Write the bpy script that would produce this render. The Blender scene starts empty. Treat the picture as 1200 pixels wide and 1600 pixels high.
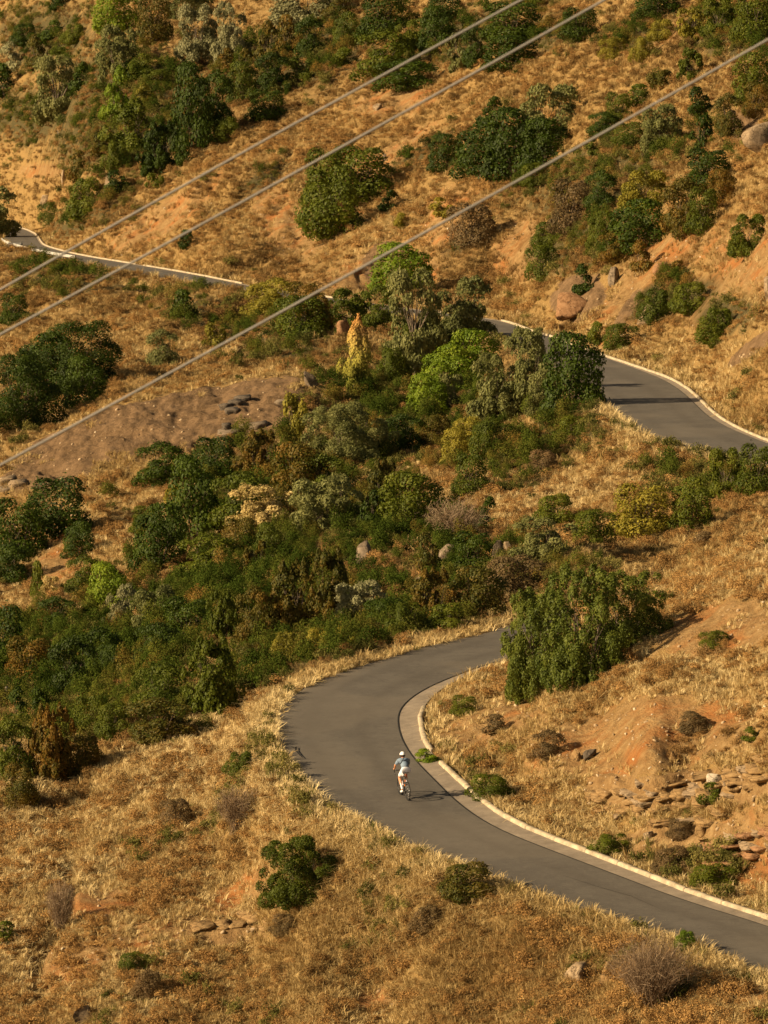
import bpy, math, random
import numpy as np
from mathutils import Vector, noise as mnoise

random.seed(7)
RNG = np.random.default_rng(7)
SC = bpy.context.scene
COL = SC.collection

# ------------------------------------------------------------------ camera, world, sun, exposure
FPX = 6077.0                      # focal length in pixels of the 1200x1600 photograph
PITCH = math.radians(5.5)
CAMZ = 30.0
cam_d = bpy.data.cameras.new("camera")
cam_d.sensor_width = 36.0
cam_d.lens = 36.0 * FPX / 1600.0
cam_d.clip_start = 1.0
cam_d.clip_end = 6000.0
cam_d.dof.use_dof = True
cam_d.dof.focus_distance = 137.0
cam_d.dof.aperture_fstop = 4.6
cam = bpy.data.objects.new("camera", cam_d)
cam.location = (0, 0, CAMZ)
cam.rotation_euler = (math.pi / 2 - PITCH, 0, 0)
COL.objects.link(cam)
SC.camera = cam

SUN_EL = math.radians(26.0)
SUN_DIR = Vector((1.0, 0.33, 0.0)).normalized()      # horizontal direction the light travels in
w = bpy.data.worlds.new("World")
SC.world = w
w.use_nodes = True
wn = w.node_tree.nodes
bg = wn.get("Background") or wn.new("ShaderNodeBackground")
sky = wn.new("ShaderNodeTexSky")
sky.sky_type = 'NISHITA'
sky.sun_disc = False
sky.sun_elevation = SUN_EL
sky.sun_rotation = math.atan2(-SUN_DIR.x, -SUN_DIR.y)
sky.dust_density = 2.5
sky.air_density = 1.0
wb = wn.new("ShaderNodeMix"); wb.data_type = 'RGBA'; wb.blend_type = 'MULTIPLY'      # warm white balance, whole sky alike
wb.inputs[0].default_value = 1.0; wb.inputs[7].default_value = (1.0, 0.84, 0.60, 1)
w.node_tree.links.new(sky.outputs[0], wb.inputs[6])
w.node_tree.links.new(wb.outputs[2], bg.inputs[0])
bg.inputs[1].default_value = 0.05

sun_d = bpy.data.lights.new("sun", 'SUN')
sun_d.energy = 5.0
sun_d.angle = math.radians(0.6)
sun_d.color = (1.0, 0.78, 0.49)
sun = bpy.data.objects.new("sun", sun_d)
ldir = Vector((SUN_DIR.x * math.cos(SUN_EL), SUN_DIR.y * math.cos(SUN_EL), -math.sin(SUN_EL)))
sun.rotation_euler = ldir.to_track_quat('-Z', 'Y').to_euler()
sun.location = (-60, 60, 90)
COL.objects.link(sun)

SC.view_settings.view_transform = 'Standard'
SC.view_settings.look = 'None'
SC.view_settings.exposure = 0.92
SC.view_settings.gamma = 1.0
SC.view_settings.use_curve_mapping = False
SC.render.engine = 'CYCLES'
SC.cycles.max_bounces = 6
SC.cycles.diffuse_bounces = 2
SC.cycles.transparent_max_bounces = 6
try:
    SC.cycles.use_denoising = True
except Exception:
    pass

# ------------------------------------------------------------------ projection helpers
CP, SP = math.cos(PITCH), math.sin(PITCH)

def PY(px, py, Y):
    """world point on the sight line of a photograph pixel at forward distance Y"""
    u, v = (px - 600) / FPX, (800 - py) / FPX
    dx, dy, dz = u, CP + v * SP, -SP + v * CP
    t = Y / dy
    return (dx * t, Y, CAMZ + dz * t)

def PZ(px, py, z):
    u, v = (px - 600) / FPX, (800 - py) / FPX
    dx, dy, dz = u, CP + v * SP, -SP + v * CP
    t = (z - CAMZ) / dz
    return (dx * t, dy * t, z)

def proj(x, y, z):
    dz = z - CAMZ
    dep = y * CP - dz * SP
    up = y * SP + dz * CP
    return 600 + FPX * x / dep, 800 - FPX * up / dep

# ------------------------------------------------------------------ numpy noise
def _hash(ix, iy, seed):
    h = (ix.astype(np.int64) * 374761393 + iy.astype(np.int64) * 668265263 + seed * 982451653) & 0x7fffffff
    h = ((h ^ (h >> 13)) * 1274126177) & 0x7fffffff
    h = (h ^ (h >> 16)) & 0xffff
    return h / 65535.0

def vnoise(x, y, seed=0):
    ix, iy = np.floor(x), np.floor(y)
    fx, fy = x - ix, y - iy
    fx = fx * fx * fx * (fx * (fx * 6 - 15) + 10)
    fy = fy * fy * fy * (fy * (fy * 6 - 15) + 10)
    a = _hash(ix, iy, seed); b = _hash(ix + 1, iy, seed)
    c = _hash(ix, iy + 1, seed); d = _hash(ix + 1, iy + 1, seed)
    return ((a * (1 - fx) + b * fx) * (1 - fy) + (c * (1 - fx) + d * fx) * fy) * 2 - 1

def fbm(x, y, octaves=4, seed=0, gain=0.5, lac=2.03):
    s, a, t = 0, 1.0, 0
    for o in range(octaves):
        s = s + a * vnoise(x * lac ** o + 17.3 * o, y * lac ** o - 9.1 * o, seed + o)
        t += a; a *= gain
    return s / t

# ------------------------------------------------------------------ the road, left and right edge
def zn(py):  return float(np.interp(py, [986, 1100, 1240, 1560], [8.6, 7.9, 7.05, 5.8]))
def zm(py):  return float(np.interp(py, [500, 700], [15.0, 12.2]))
def zu(py):  return float(np.interp(py, [355, 392, 427, 447, 490], [16.75, 16.3, 15.9, 15.6, 15.2]))

nearL = [(1330, 1580), (1260, 1553), (1200, 1527), (1125, 1500), (1065, 1472), (1015, 1456), (920, 1430), (880, 1412), (800, 1386), (750, 1364), (675, 1342),
         (640, 1326), (600, 1302), (560, 1284), (530, 1269), (495, 1241), (470, 1215), (447, 1186), (434, 1158), (430, 1130), (440, 1100),
         (465, 1080), (500, 1063), (540, 1047), (600, 1030), (675, 1007), (725, 997), (785, 985)]
nearR = [(1330, 1500), (1200, 1446), (1100, 1417), (1049, 1400), (950, 1362), (870, 1332), (800, 1305), (760, 1286), (725, 1262), (700, 1240), (675, 1214), (655, 1195), (643, 1180),
         (628, 1156), (621, 1130), (623, 1108), (645, 1087), (675, 1070), (710, 1056), (750, 1041), (785, 1030)]
midR = [(1290, 722), (1200, 694), (1140, 670), (1105, 650), (1085, 630), (1065, 611), (1035, 592), (990, 575), (900, 543), (860, 527), (830, 519), (795, 505), (770, 500)]
midL = [(1240, 742), (1180, 728), (1100, 709), (1040, 694), (990, 668), (958, 645), (930, 620), (900, 600), (860, 578), (815, 550), (780, 530), (745, 514), (715, 506)]
upR = [(680, 489), (600, 478), (515, 466), (450, 457), (385, 447), (350, 439), (300, 429), (235, 418), (200, 412), (167, 407), (115, 398), (88, 391), (64, 384), (58, 375), (54, 367), (36, 358), (0, 351), (-60, 345)]

def pts(lst, zf):
    return [PZ(a, b, zf(b)) for a, b in lst]

def resample(p, n):
    p = np.array(p, float)
    d = np.r_[0, np.cumsum(np.linalg.norm(np.diff(p, axis=0), axis=1))]
    s = np.linspace(0, d[-1], n)
    return np.stack([np.interp(s, d, p[:, i]) for i in range(3)], 1)

def smooth(p, k=2):
    for _ in range(k):
        q = p.copy()
        q[1:-1] = p[1:-1] * 0.5 + (p[:-2] + p[2:]) * 0.25
        p = q
    return p

nL, nR = resample(pts(nearL, zn), 60), resample(pts(nearR, zn), 60)
mL, mR = resample(pts(midL, zm), 60), resample(pts(midR, zm), 60)
uR = smooth(resample(pts(upR, zu), 90), 4)
_t = np.gradient(uR, axis=0); _t[:, 2] = 0; _t /= np.linalg.norm(_t, axis=1)[:, None]
uL = uR + np.stack([-_t[:, 1], _t[:, 0], _t[:, 2]], 1) * 4.4

# the stretch behind the spur, and the one behind the trees, in plan
def bridge(a, b, mids, hw, n):
    ca, cb = (a[0] + a[1]) / 2, (b[0] + b[1]) / 2
    c = np.array([ca] + [np.array(m) for m in mids] + [cb])
    c = smooth(resample(c, n), 8)
    t = np.gradient(c, axis=0); t[:, 2] = 0
    t /= np.linalg.norm(t, axis=1)[:, None]
    nrm = np.stack([-t[:, 1], t[:, 0], t[:, 2] * 0], 1)
    L, R = c + nrm * hw, c - nrm * hw
    L[0], R[0] = a; L[-1], R[-1] = b
    return smooth(L[1:-1], 2), smooth(R[1:-1], 2)

h1L, h1R = bridge((nL[-1], nR[-1]), (mL[0], mR[0]),
                  [(12, 176, 8.9), (22, 182, 9.4), (32, 189, 10.1), (36.5, 198, 10.8), (35, 207, 11.4), (31, 213, 11.8)], 2.6, 30)
h2L, h2R = bridge((mL[-1], mR[-1]), (uL[0], uR[0]), [], 2.5, 12)
# a straight run-on before the first visible point
RL = np.concatenate([nL, h1L, mL, h2L, uL]); RR = np.concatenate([nR, h1R, mR, h2R, uR])
dl = RL[0] - RL[3]; dl /= np.linalg.norm(dl)
pre = np.arange(40, 0, -4.0)[:, None]
RL = np.concatenate([RL[0] + dl * pre, RL]); RR = np.concatenate([RR[0] + dl * pre, RR])
RL, RR = smooth(RL, 3), smooth(RR, 3)
NST = len(RL)
RC = (RL + RR) / 2
# width of the concrete shoulder at each station
vis_px = np.array([proj(*p)[0] for p in RR]); vis_py = np.array([proj(*p)[1] for p in RR])
SH = np.zeros(NST)
for i in range(NST):
    py = vis_py[i]
    if i < 75:   SH[i] = np.interp(py, [1030, 1060, 1090, 1130, 1170, 1240, 1600], [0.7, 1.2, 1.55, 1.2, 0.95, 0.85, 0.75])
    elif i < 175: SH[i] = np.interp(py, [500, 545, 575, 600, 650, 700, 2000], [0.35, 0.3, 0.5, 0.9, 1.0, 0.6, 0.5])
    else:        SH[i] = 0.35
SH = smooth(np.stack([SH, SH, SH], 1), 3)[:, 0]
perp = RR - RL; perp[:, 2] = 0; perp /= np.linalg.norm(perp, axis=1)[:, None]
RK = RR + perp * SH[:, None] + np.array([0, 0, 0.03])          # kerb line

# ------------------------------------------------------------------ terrain control
CTRL = [  # (px, py, Y)
 (1000,1500,111),(1200,1600,107),(1000,1600,109),(800,1600,113),(800,1480,118),(600,1600,118),(600,1450,124.5),(400,1600,122),(200,1600,124),(0,1600,125),
 (400,1450,130),(200,1450,132),(0,1450,133),(500,1340,129),(400,1300,137),(200,1300,142),(0,1300,145),(400,1180,147),(300,1180,149),(200,1180,152),(0,1200,155),
 (330,1110,158),(0,1100,188),(150,1100,178),(0,1000,215),(200,1000,200),(400,1000,181),(550,1000,171),(700,970,177),(0,900,240),(200,900,228),(400,900,210),(600,900,200),(750,920,190),
 (0,800,262),(200,800,250),(400,800,236),(600,800,228),(0,740,272),(200,740,262),(380,740,256),(0,700,283),(200,680,275),(380,680,270),(420,620,284),(200,620,292),(0,640,305),(0,580,335),(200,560,318),(0,500,378),(200,480,370),(0,430,430),
 (400,560,310),(400,500,345),(600,700,259),(600,600,293),(600,520,328),(800,800,214),(800,700,243),(780,600,277),(700,560,300),(900,650,249),(900,720,234),(900,800,209),(900,855,193),
 (1000,700,226),(1000,760,212),(1000,800,204),(1150,735,211),(1150,770,204),(1200,780,199),(1100,800,200),
 (1000,930,155),(1000,880,163),(1100,860,158),(1100,830,164),(1200,860,148),(1200,820,157),(1300,860,146),(1300,800,155),
 (900,900,171),(870,1000,158),(800,990,163.5),(800,1060,153),(700,1100,147),(870,1080,144),(740,1200,136),(830,1250,130),(1000,1000,144),(1000,1100,135),(1000,1200,127),(1000,1300,122.5),(1100,1340,119),
 (1200,1400,117.5),(1200,1300,119),(1200,1200,122),(1200,1100,127.5),(1200,1000,134),(1300,1200,121),(1300,1000,132),(1300,1350,117),
 (1200,650,229),(1200,600,234),(1200,500,249),(1200,400,269),(1200,300,293),(1200,200,320),(1200,100,350),(1200,0,385),
 (1050,550,276),(1050,500,287),(1050,400,303),(1050,300,322),(1050,100,380),(1050,0,425),
 (900,500,303),(900,400,323),(900,300,352),(900,200,385),(900,100,420),(900,0,460),(800,470,345),(750,450,358),(750,350,375),
 (600,455,372),(600,400,385),(600,300,415),(600,200,450),(600,100,490),(600,0,535),(450,440,390),(450,300,428),
 (300,405,413),(300,300,445),(300,200,490),(300,100,540),(300,0,600),(150,370,452),(150,300,475),(100,330,490),(50,345,560),(100,200,560),
 (0,300,590),(0,200,625),(0,100,665),(0,0,715),
]
# beyond the frame: the same slopes carried on
EXTRA = []
for (a, b, Y) in CTRL:
    if b == 0: EXTRA.append((a, -250, Y * 1.22))
    if b == 1600 : EXTRA.append((a, 1900, Y * 0.90))
    if a == 0: EXTRA.append((-420, b, Y * 1.03))
    if a == 1200 and b != 780: EXTRA.append((1620, b - 8, Y * 0.985))
ctrl = [PY(*c) for c in CTRL + EXTRA]
for i in range(8, NST, 4):
    ctrl.append(tuple(RL[i])); ctrl.append(tuple(RK[i]))
ctrl = np.array(ctrl)
KA = 7.0
def warp(x, y):
    return np.clip(x / y, -0.21, 0.21) * KA, np.log(np.clip(y, 92, 900))
ca, cb = warp(ctrl[:, 0], ctrl[:, 1])
def tps(r2): return np.where(r2 > 1e-12, 0.5 * r2 * np.log(np.maximum(r2, 1e-12)), 0.0)
nC = len(ctrl)
A = np.zeros((nC + 3, nC + 3))
A[:nC, :nC] = tps((ca[:, None] - ca[None]) ** 2 + (cb[:, None] - cb[None]) ** 2) + np.eye(nC) * 2e-4
A[:nC, nC] = 1; A[:nC, nC + 1] = ca; A[:nC, nC + 2] = cb; A[nC:, :nC] = A[:nC, nC:].T
wt = np.linalg.solve(A, np.r_[ctrl[:, 2], 0, 0, 0])
GA = np.linspace(-0.21 * KA, 0.21 * KA, 220); GB = np.linspace(math.log(92), math.log(900), 420)
gz = np.zeros((len(GB), len(GA)))
for j, b in enumerate(GB):
    r2 = (GA[:, None] - ca[None]) ** 2 + (b - cb[None]) ** 2
    gz[j] = tps(r2) @ wt[:nC] + wt[nC] + wt[nC + 1] * GA + wt[nC + 2] * b

def base_z(x, y):
    a, b = warp(x, np.maximum(y, 1e-3))
    fa = (a - GA[0]) / (GA[1] - GA[0]); fb = (b - GB[0]) / (GB[1] - GB[0])
    ia = np.clip(fa.astype(int), 0, len(GA) - 2); ib = np.clip(fb.astype(int), 0, len(GB) - 2)
    ta, tb = np.clip(fa - ia, 0, 1), np.clip(fb - ib, 0, 1)
    z = (gz[ib, ia] * (1 - ta) + gz[ib, ia + 1] * ta) * (1 - tb) + (gz[ib + 1, ia] * (1 - ta) + gz[ib + 1, ia + 1] * ta) * tb
    # near side: down into the valley, then up to the hill the camera stands on
    near = np.clip((95 - y) / 40, 0, 1); near = near * near * (3 - 2 * near)
    z = z * (1 - near) + (-6) * near
    hill = 28.3 - np.maximum(y - 2, 0) * 0.62 - 0.0008 * x * x
    z = np.where(y < 70, np.maximum(z, hill), z)
    return z + np.clip(y - 880, 0, 1500) * 0.06

# distance to the road, chunked: signed offset to the left (-) or right (+)
def densify(p, m=3):
    out = []
    for k in range(m): out.append(p[:-1] * (1 - k / m) + p[1:] * (k / m))
    return np.stack(out, 1).reshape(-1, p.shape[1])
DL, DR, DK = densify(RL), densify(RR), densify(RK)
def _nrm(p, sgn):
    t = np.gradient(p, axis=0)[:, :2]; t /= np.linalg.norm(t, axis=1)[:, None]
    return np.stack([-t[:, 1], t[:, 0]], 1) * sgn
NL, NK = _nrm(DL, 1.0), _nrm(DK, -1.0)
def road_field(x, y):
    """signed distance outside the built strip (left < 0, right > 0), 0 inside it, and the road's height there"""
    of = np.full(x.size, 999.0); zf = np.zeros(x.size)
    xa, ya = x.ravel(), y.ravel()
    for s in range(0, x.size, 40000):
        X, Y = xa[s:s + 40000, None], ya[s:s + 40000, None]
        if Y.max() < 60 or np.abs(X).min() > 150: continue
        dl = (X - DL[None, :, 0]) ** 2 + (Y - DL[None, :, 1]) ** 2; kl = np.argmin(dl, 1); dL = np.sqrt(dl[np.arange(len(kl)), kl])
        dk = (X - DK[None, :, 0]) ** 2 + (Y - DK[None, :, 1]) ** 2; kk = np.argmin(dk, 1); dK = np.sqrt(dk[np.arange(len(kk)), kk])
        sl = (X[:, 0] - DL[kl, 0]) * NL[kl, 0] + (Y[:, 0] - DL[kl, 1]) * NL[kl, 1]
        sk = (X[:, 0] - DK[kk, 0]) * NK[kk, 0] + (Y[:, 0] - DK[kk, 1]) * NK[kk, 1]
        o = np.where((sl > 0) & (dL <= dK), -dL, np.where((sk > 0) & (dK < dL), dK, np.where(np.minimum(dL, dK) > 9, np.where(dL < dK, -dL, dK), 0.0)))
        of[s:s + 40000] = o
        f = dL / np.maximum(dL + dK, 1e-6)
        f = np.where(o < 0, 0, np.where(o > 0, 1, f))
        zf[s:s + 40000] = DL[kl, 2] * (1 - f) + DK[kk, 2] * f
    return of.reshape(x.shape), zf.reshape(x.shape)

def terrain(x, y, detail=True):
    z = base_z(x, y)
    off, rz = road_field(x, y)
    a = np.abs(off)
    t = np.clip((a - 0.35) / 3.2, 0, 1); t = t * t * (3 - 2 * t)
    z = rz * (1 - t) + z * t
    if detail:
        m = np.clip((a - 0.3) / 1.5, 0, 1)
        far = np.clip((y - 180) / 250, 0, 1)
        n = 0.55 * fbm(x / 7.5, y / 9, 3, 3) * (1 + far) + 0.20 * fbm(x / 1.9, y / 2.2, 3, 11) * (1 + 1.4 * far) + 0.07 * fbm(x / 0.5, y / 0.5, 2, 23)
        # gullies running down the slope
        g = np.abs(fbm(x / 7 + 0.5 * fbm(x / 9, y / 9, 2, 71), y / 30, 3, 55)); n = n - 0.30 * (1 + far) * np.exp(-(g / 0.16) ** 2)
        z = z + n * m
    z = np.where(a < 0.05, z - 0.12, z)
    return z, off

# ------------------------------------------------------------------ mesh helpers
def mesh_obj(name, verts, faces, mat=None, parent=None, smooth_=True, link=True):
    me = bpy.data.meshes.new(name)
    verts = np.asarray(verts, np.float32); faces = np.asarray(faces, np.int32)
    me.vertices.add(len(verts)); me.vertices.foreach_set("co", verts.ravel())
    n = faces.shape[1]
    me.loops.add(faces.size); me.loops.foreach_set("vertex_index", faces.ravel())
    me.polygons.add(len(faces)); me.polygons.foreach_set("loop_start", np.arange(0, faces.size, n, dtype=np.int32))
    if smooth_: me.polygons.foreach_set("use_smooth", np.ones(len(faces), bool))
    me.update(calc_edges=True)
    if mat: me.materials.append(mat)
    if not link: return me
    o = bpy.data.objects.new(name, me)
    COL.objects.link(o)
    if parent: o.parent = parent
    return o

def grid_faces(nr, nc):
    i = np.arange(nr - 1)[:, None] * nc + np.arange(nc - 1)[None]
    return np.stack([i, i + 1, i + nc + 1, i + nc], -1).reshape(-1, 4)

def vattr(me, name, data, kind='FLOAT'):
    at = me.attributes.new(name, kind, 'POINT')
    at.data.foreach_set("value" if kind == 'FLOAT' else "color", np.asarray(data, np.float32).ravel())

# ------------------------------------------------------------------ material helper
class NT:
    def __init__(self, name):
        self.m = bpy.data.materials.new(name); self.m.use_nodes = True
        self.t = self.m.node_tree; self.t.nodes.clear()
        self.out = self.t.nodes.new("ShaderNodeOutputMaterial")
    def n(self, typ, **kw):
        nd = self.t.nodes.new("ShaderNode" + typ)
        for k, v in kw.items():
            if k.startswith("i_"): 
                key = k[2:]
                key = int(key) if key.isdigit() else key.replace("_", " ")
                s = nd.inputs[key]
                if isinstance(v, bpy.types.NodeSocket): self.t.links.new(v, s)
                else: s.default_value = v
            else: setattr(nd, k, v)
        return nd
    def noise(self, scale, detail=4, rough=0.6, vec=None):
        nd = self.n("TexNoise", i_Scale=scale, i_Detail=detail, i_Roughness=rough)
        if vec: self.t.links.new(vec, nd.inputs["Vector"])
        return nd.outputs["Fac"]
    def ramp(self, fac, stops):
        nd = self.n("ValToRGB"); self.t.links.new(fac, nd.inputs[0])
        e = nd.color_ramp.elements
        e[0].position, e[0].color = stops[0][0], (*stops[0][1], 1)
        e[1].position, e[1].color = stops[-1][0], (*stops[-1][1], 1)
        for p, c in stops[1:-1]:
            x = e.new(p); x.color = (*c, 1)
        return nd.outputs[0]
    def mix(self, fac, a, b, mode='MIX'):
        nd = self.n("Mix", data_type='RGBA', blend_type=mode)
        for s, v in ((nd.inputs[0], fac), (nd.inputs[6], a), (nd.inputs[7], b)):
            if isinstance(v, bpy.types.NodeSocket): self.t.links.new(v, s)
            else: s.default_value = v if not isinstance(v, tuple) or len(v) == 4 else (*v, 1)
        return nd.outputs[2]
    def math(self, op, a, b=0.0, clamp=False):
        nd = self.n("Math", operation=op, use_clamp=clamp)
        for s, v in ((nd.inputs[0], a), (nd.inputs[1], b)):
            if isinstance(v, bpy.types.NodeSocket): self.t.links.new(v, s)
            else: s.default_value = v
        return nd.outputs[0]
    def smooth(self, v, lo, hi):
        nd = self.n("MapRange", interpolation_type='SMOOTHSTEP')
        self.t.links.new(v, nd.inputs[0]); nd.inputs[1].default_value = lo; nd.inputs[2].default_value = hi
        return nd.outputs[0]
    def attr(self, name):
        return self.n("Attribute", attribute_name=name).outputs
    def pos(self):
        return self.n("NewGeometry").outputs["Position"]
    def bump(self, h, strength=0.5, dist=0.05):
        return self.n("Bump", i_Strength=strength, i_Distance=dist, i_Height=h).outputs[0]
    def bsdf(self, color, rough=0.9, normal=None, spec=0.2, **kw):
        b = self.n("BsdfPrincipled")
        s = b.inputs
        for key, v in (("Base Color", color), ("Roughness", rough), ("Specular IOR Level", spec), ("Normal", normal)):
            if v is None: continue
            if isinstance(v, bpy.types.NodeSocket): self.t.links.new(v, s[key])
            else: s[key].default_value = (*v, 1) if isinstance(v, tuple) and len(v) == 3 else v
        for k, v in kw.items():
            s[k.replace("_", " ")].default_value = v
        self.t.links.new(b.outputs[0], self.out.inputs[0])
        return self.m

def simple_mat(name, c, rough=0.7, spec=0.3, var=0.12, scale=20, **kw):
    t = NT(name)
    f = t.noise(scale, 3, 0.6, t.pos())
    c2 = tuple(max(0, x * (1 - 2 * var)) for x in c)
    c3 = tuple(min(1, x * (1 + 2 * var)) for x in c)
    return t.bsdf(t.ramp(f, [(0.3, c2), (0.7, c3)]), rough, None, spec, **kw)

# ------------------------------------------------------------------ terrain surface fields (where soil, rock, green)
def blob(px, py, cx, cy, rx, ry, ang=0.0, p=2.0):
    a = math.radians(ang)
    dx, dy = px - cx, py - cy
    u = (dx * math.cos(a) - dy * math.sin(a)) / rx
    v = (dx * math.sin(a) + dy * math.cos(a)) / ry
    return np.exp(-(u * u + v * v) ** (p / 2))

ROCK = [(230, 680, 270, 52, 20), (60, 760, 90, 26, 12), (400, 640, 60, 45, 10), (905, 475, 50, 38, 25), (1170, 205, 30, 26, 30), (990, 495, 45, 11, 50),
        (1100, 1250, 170, 34, 8), (1060, 1330, 130, 30, 8), (960, 1250, 60, 30, 5), (340, 1448, 75, 24, 5), (1190, 545, 60, 10, 45), (575, 395, 40, 30, 40)]
SOIL = [(60, 268, 50, 12, 5), (430, 330, 40, 75, 35), (600, 145, 80, 26, 8), (560, 420, 90, 45, 25), (250, 330, 120, 22, 40), (1050, 420, 110, 34, 25), (1000, 470, 90, 25, 30),
        (1180, 410, 60, 60, 10), (1000, 1170, 210, 70, 8), (760, 1140, 110, 34, 8), (1190, 1330, 60, 70, 0), (330, 1400, 170, 26, 32), (120, 1500, 170, 40, 20), (150, 1420, 80, 30, 10),
        (700, 340, 60, 60, 30), (80, 860, 70, 60, 30), (1150, 990, 120, 40, 20), (640, 420, 40, 30, 30), (500, 350, 60, 14, 35), (1060, 70, 60, 14, 20), (820, 400, 60, 50, 30), (330, 175, 30, 14, 30), (560, 250, 130, 18, 33), (560, 1550, 40, 20, 0), (1180, 1550, 30, 30, 0), (590, 1025, 20, 10, 0), (1120, 480, 60, 40, 20), (960, 530, 60, 20, 30)]
GREEN = [(60, 60, 130, 70, 10), (50, 180, 130, 60, 10), (860, 60, 60, 40, 10), (1000, 70, 90, 28, 8), (1150, 60, 90, 60, 10), (330, 480, 120, 40, -8), (100, 440, 110, 26, -8), (430, 520, 90, 40, 0), (560, 640, 110, 120, 0), (700, 640, 160, 80, 10),
         (860, 700, 120, 40, 15), (800, 740, 60, 60, 20), (1060, 480, 110, 34, 15), (1150, 500, 60, 40, 20), (430, 760, 160, 110, 0), (400, 900, 300, 90, 10), (130, 1050, 210, 130, 15), (470, 1010, 150, 30, 12), (640, 960, 160, 22, 8),
         (700, 830, 60, 60, 0), (780, 900, 150, 50, 0), (180, 180, 160, 120, 20), (450, 70, 200, 70, 15), (950, 280, 190, 70, 15), (700, 60, 150, 50, 15), (1110, 760, 120, 50, 15), (900, 400, 100, 60, 10), (720, 370, 60, 20, 30), (400, 1050, 80, 20, 20), (720, 1200, 40, 20, 0), (1090, 1355, 110, 26, 0), (190, 130, 180, 70, 0), (130, 340, 90, 30, 25), (400, 265, 60, 20, 35), (640, 230, 90, 16, 30), (1080, 700, 60, 24, 10), (930, 640, 40, 16, 0)]

def fields(x, y, z):
    px, py = proj(x, y, z)
    # smooth warp so that no patch has a drawn outline
    px = px + 40 * fbm(x / (0.04 * y), y / (0.09 * y), 3, 91)
    py = py + 24 * fbm(x / (0.04 * y), y / (0.09 * y), 3, 97)
    def acc(lst, p=2.4):
        r = np.zeros_like(px)
        for b in lst: r = np.maximum(r, blob(px, py, *b, p=p))
        return r
    return acc(ROCK, 4.0), acc(SOIL), acc(GREEN)

# ------------------------------------------------------------------ materials of the ground
def ground_material():
    t = NT("hill_soil")
    P = t.pos()
    rock, soil, green = t.attr("rock")["Fac"], t.attr("soil")["Fac"], t.attr("green")["Fac"]
    n1, n2, n3 = t.noise(0.35, 5, 0.62, P), t.noise(2.2, 6, 0.7, P), t.noise(14, 4, 0.7, P)
    earth = t.ramp(n2, [(0.28, (0.17, 0.096, 0.038)), (0.5, (0.27, 0.165, 0.068)), (0.72, (0.38, 0.255, 0.118))])
    red = t.ramp(n2, [(0.3, (0.24, 0.088, 0.026)), (0.6, (0.34, 0.150, 0.048)), (0.8, (0.40, 0.235, 0.095))])
    earth = t.mix(t.smooth(n1, 0.45, 0.65), earth, red)
    litter = t.ramp(n3, [(0.3, (0.15, 0.085, 0.030)), (0.5, (0.28, 0.175, 0.064)), (0.72, (0.42, 0.29, 0.12))])
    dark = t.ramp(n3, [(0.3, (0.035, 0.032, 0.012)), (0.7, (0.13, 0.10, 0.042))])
    k = t.math('ADD', soil, t.math('MULTIPLY', t.math('SUBTRACT', n2, 0.5), 1.6))
    c = t.mix(t.smooth(k, 0.25, 0.6), litter, earth)
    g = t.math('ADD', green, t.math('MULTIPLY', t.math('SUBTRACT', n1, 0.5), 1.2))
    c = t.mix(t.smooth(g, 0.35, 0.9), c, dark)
    mp = t.n("Mapping"); t.t.links.new(P, mp.inputs[0]); mp.inputs["Scale"].default_value = (1.5, 0.30, 0.22)
    rk = t.ramp(t.math('ADD', t.math('MULTIPLY', t.noise(1.1, 8, 0.75, P), 0.5), t.math('MULTIPLY', t.noise(1.0, 6, 0.7, mp.outputs[0]), 0.5)), [(0.30, (0.060, 0.036, 0.018)), (0.44, (0.130, 0.080, 0.040)), (0.56, (0.215, 0.134, 0.070)), (0.75, (0.16, 0.110, 0.066))])
    peb = t.n("TexVoronoi", i_Scale=3.4); t.t.links.new(P, peb.inputs["Vector"])
    rk = t.mix(t.math('MULTIPLY', t.smooth(peb.outputs["Distance"], 0.16, 0.08), 0.7), rk, (0.30, 0.23, 0.15))
    kr = t.math('ADD', rock, t.math('MULTIPLY', t.math('SUBTRACT', t.noise(0.9, 6, 0.7, P), 0.5), 1.1))
    gold = t.ramp(t.noise(1.7, 8, 0.75, P), [(0.25, (0.13, 0.072, 0.030)), (0.5, (0.27, 0.165, 0.070)), (0.75, (0.42, 0.29, 0.14))])
    rk = t.mix(t.attr("bedded")["Fac"], rk, gold)
    c = t.mix(t.smooth(kr, 0.40, 0.52), c, rk)
    h = t.math('ADD', n2, t.math('MULTIPLY', n3, 0.35))
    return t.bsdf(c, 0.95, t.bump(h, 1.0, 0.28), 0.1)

def far_field(Y):
    return Y

# rows: fine where the slopes are near, coarse behind; columns: fine inside the frame
rowsY = np.concatenate([np.array([-80, -50, -25, -8, 2, 8, 16, 28, 42, 55, 66, 76, 84, 90, 95.0]), np.arange(98, 172, 0.13), np.arange(172, 400, 0.42),
                        np.arange(400, 760, 1.0), np.array([775, 800, 840, 900, 1000, 1150, 1400, 1800, 2400, 3200])])
cin = np.linspace(-1.06, 1.06, 461)
cout = np.array([1.12, 1.2, 1.32, 1.5, 1.75, 2.1])
cols = np.concatenate([-cout[::-1], cin, cout])
U = cols[None, :] * 0.0987 * np.maximum(rowsY[:, None], 60)
wide = np.array([20, 90, 250, 700.0, 1600.0])
Wd = np.concatenate([U[:, :1] - wide[::-1][None], U, U[:, -1:] + wide[None]], 1)
GX = Wd; GY = np.repeat(rowsY[:, None], GX.shape[1], 1)
GZ, GOFF = terrain(GX, GY)
fr, fs, fg = fields(GX, np.maximum(GY, 90), GZ)
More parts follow.
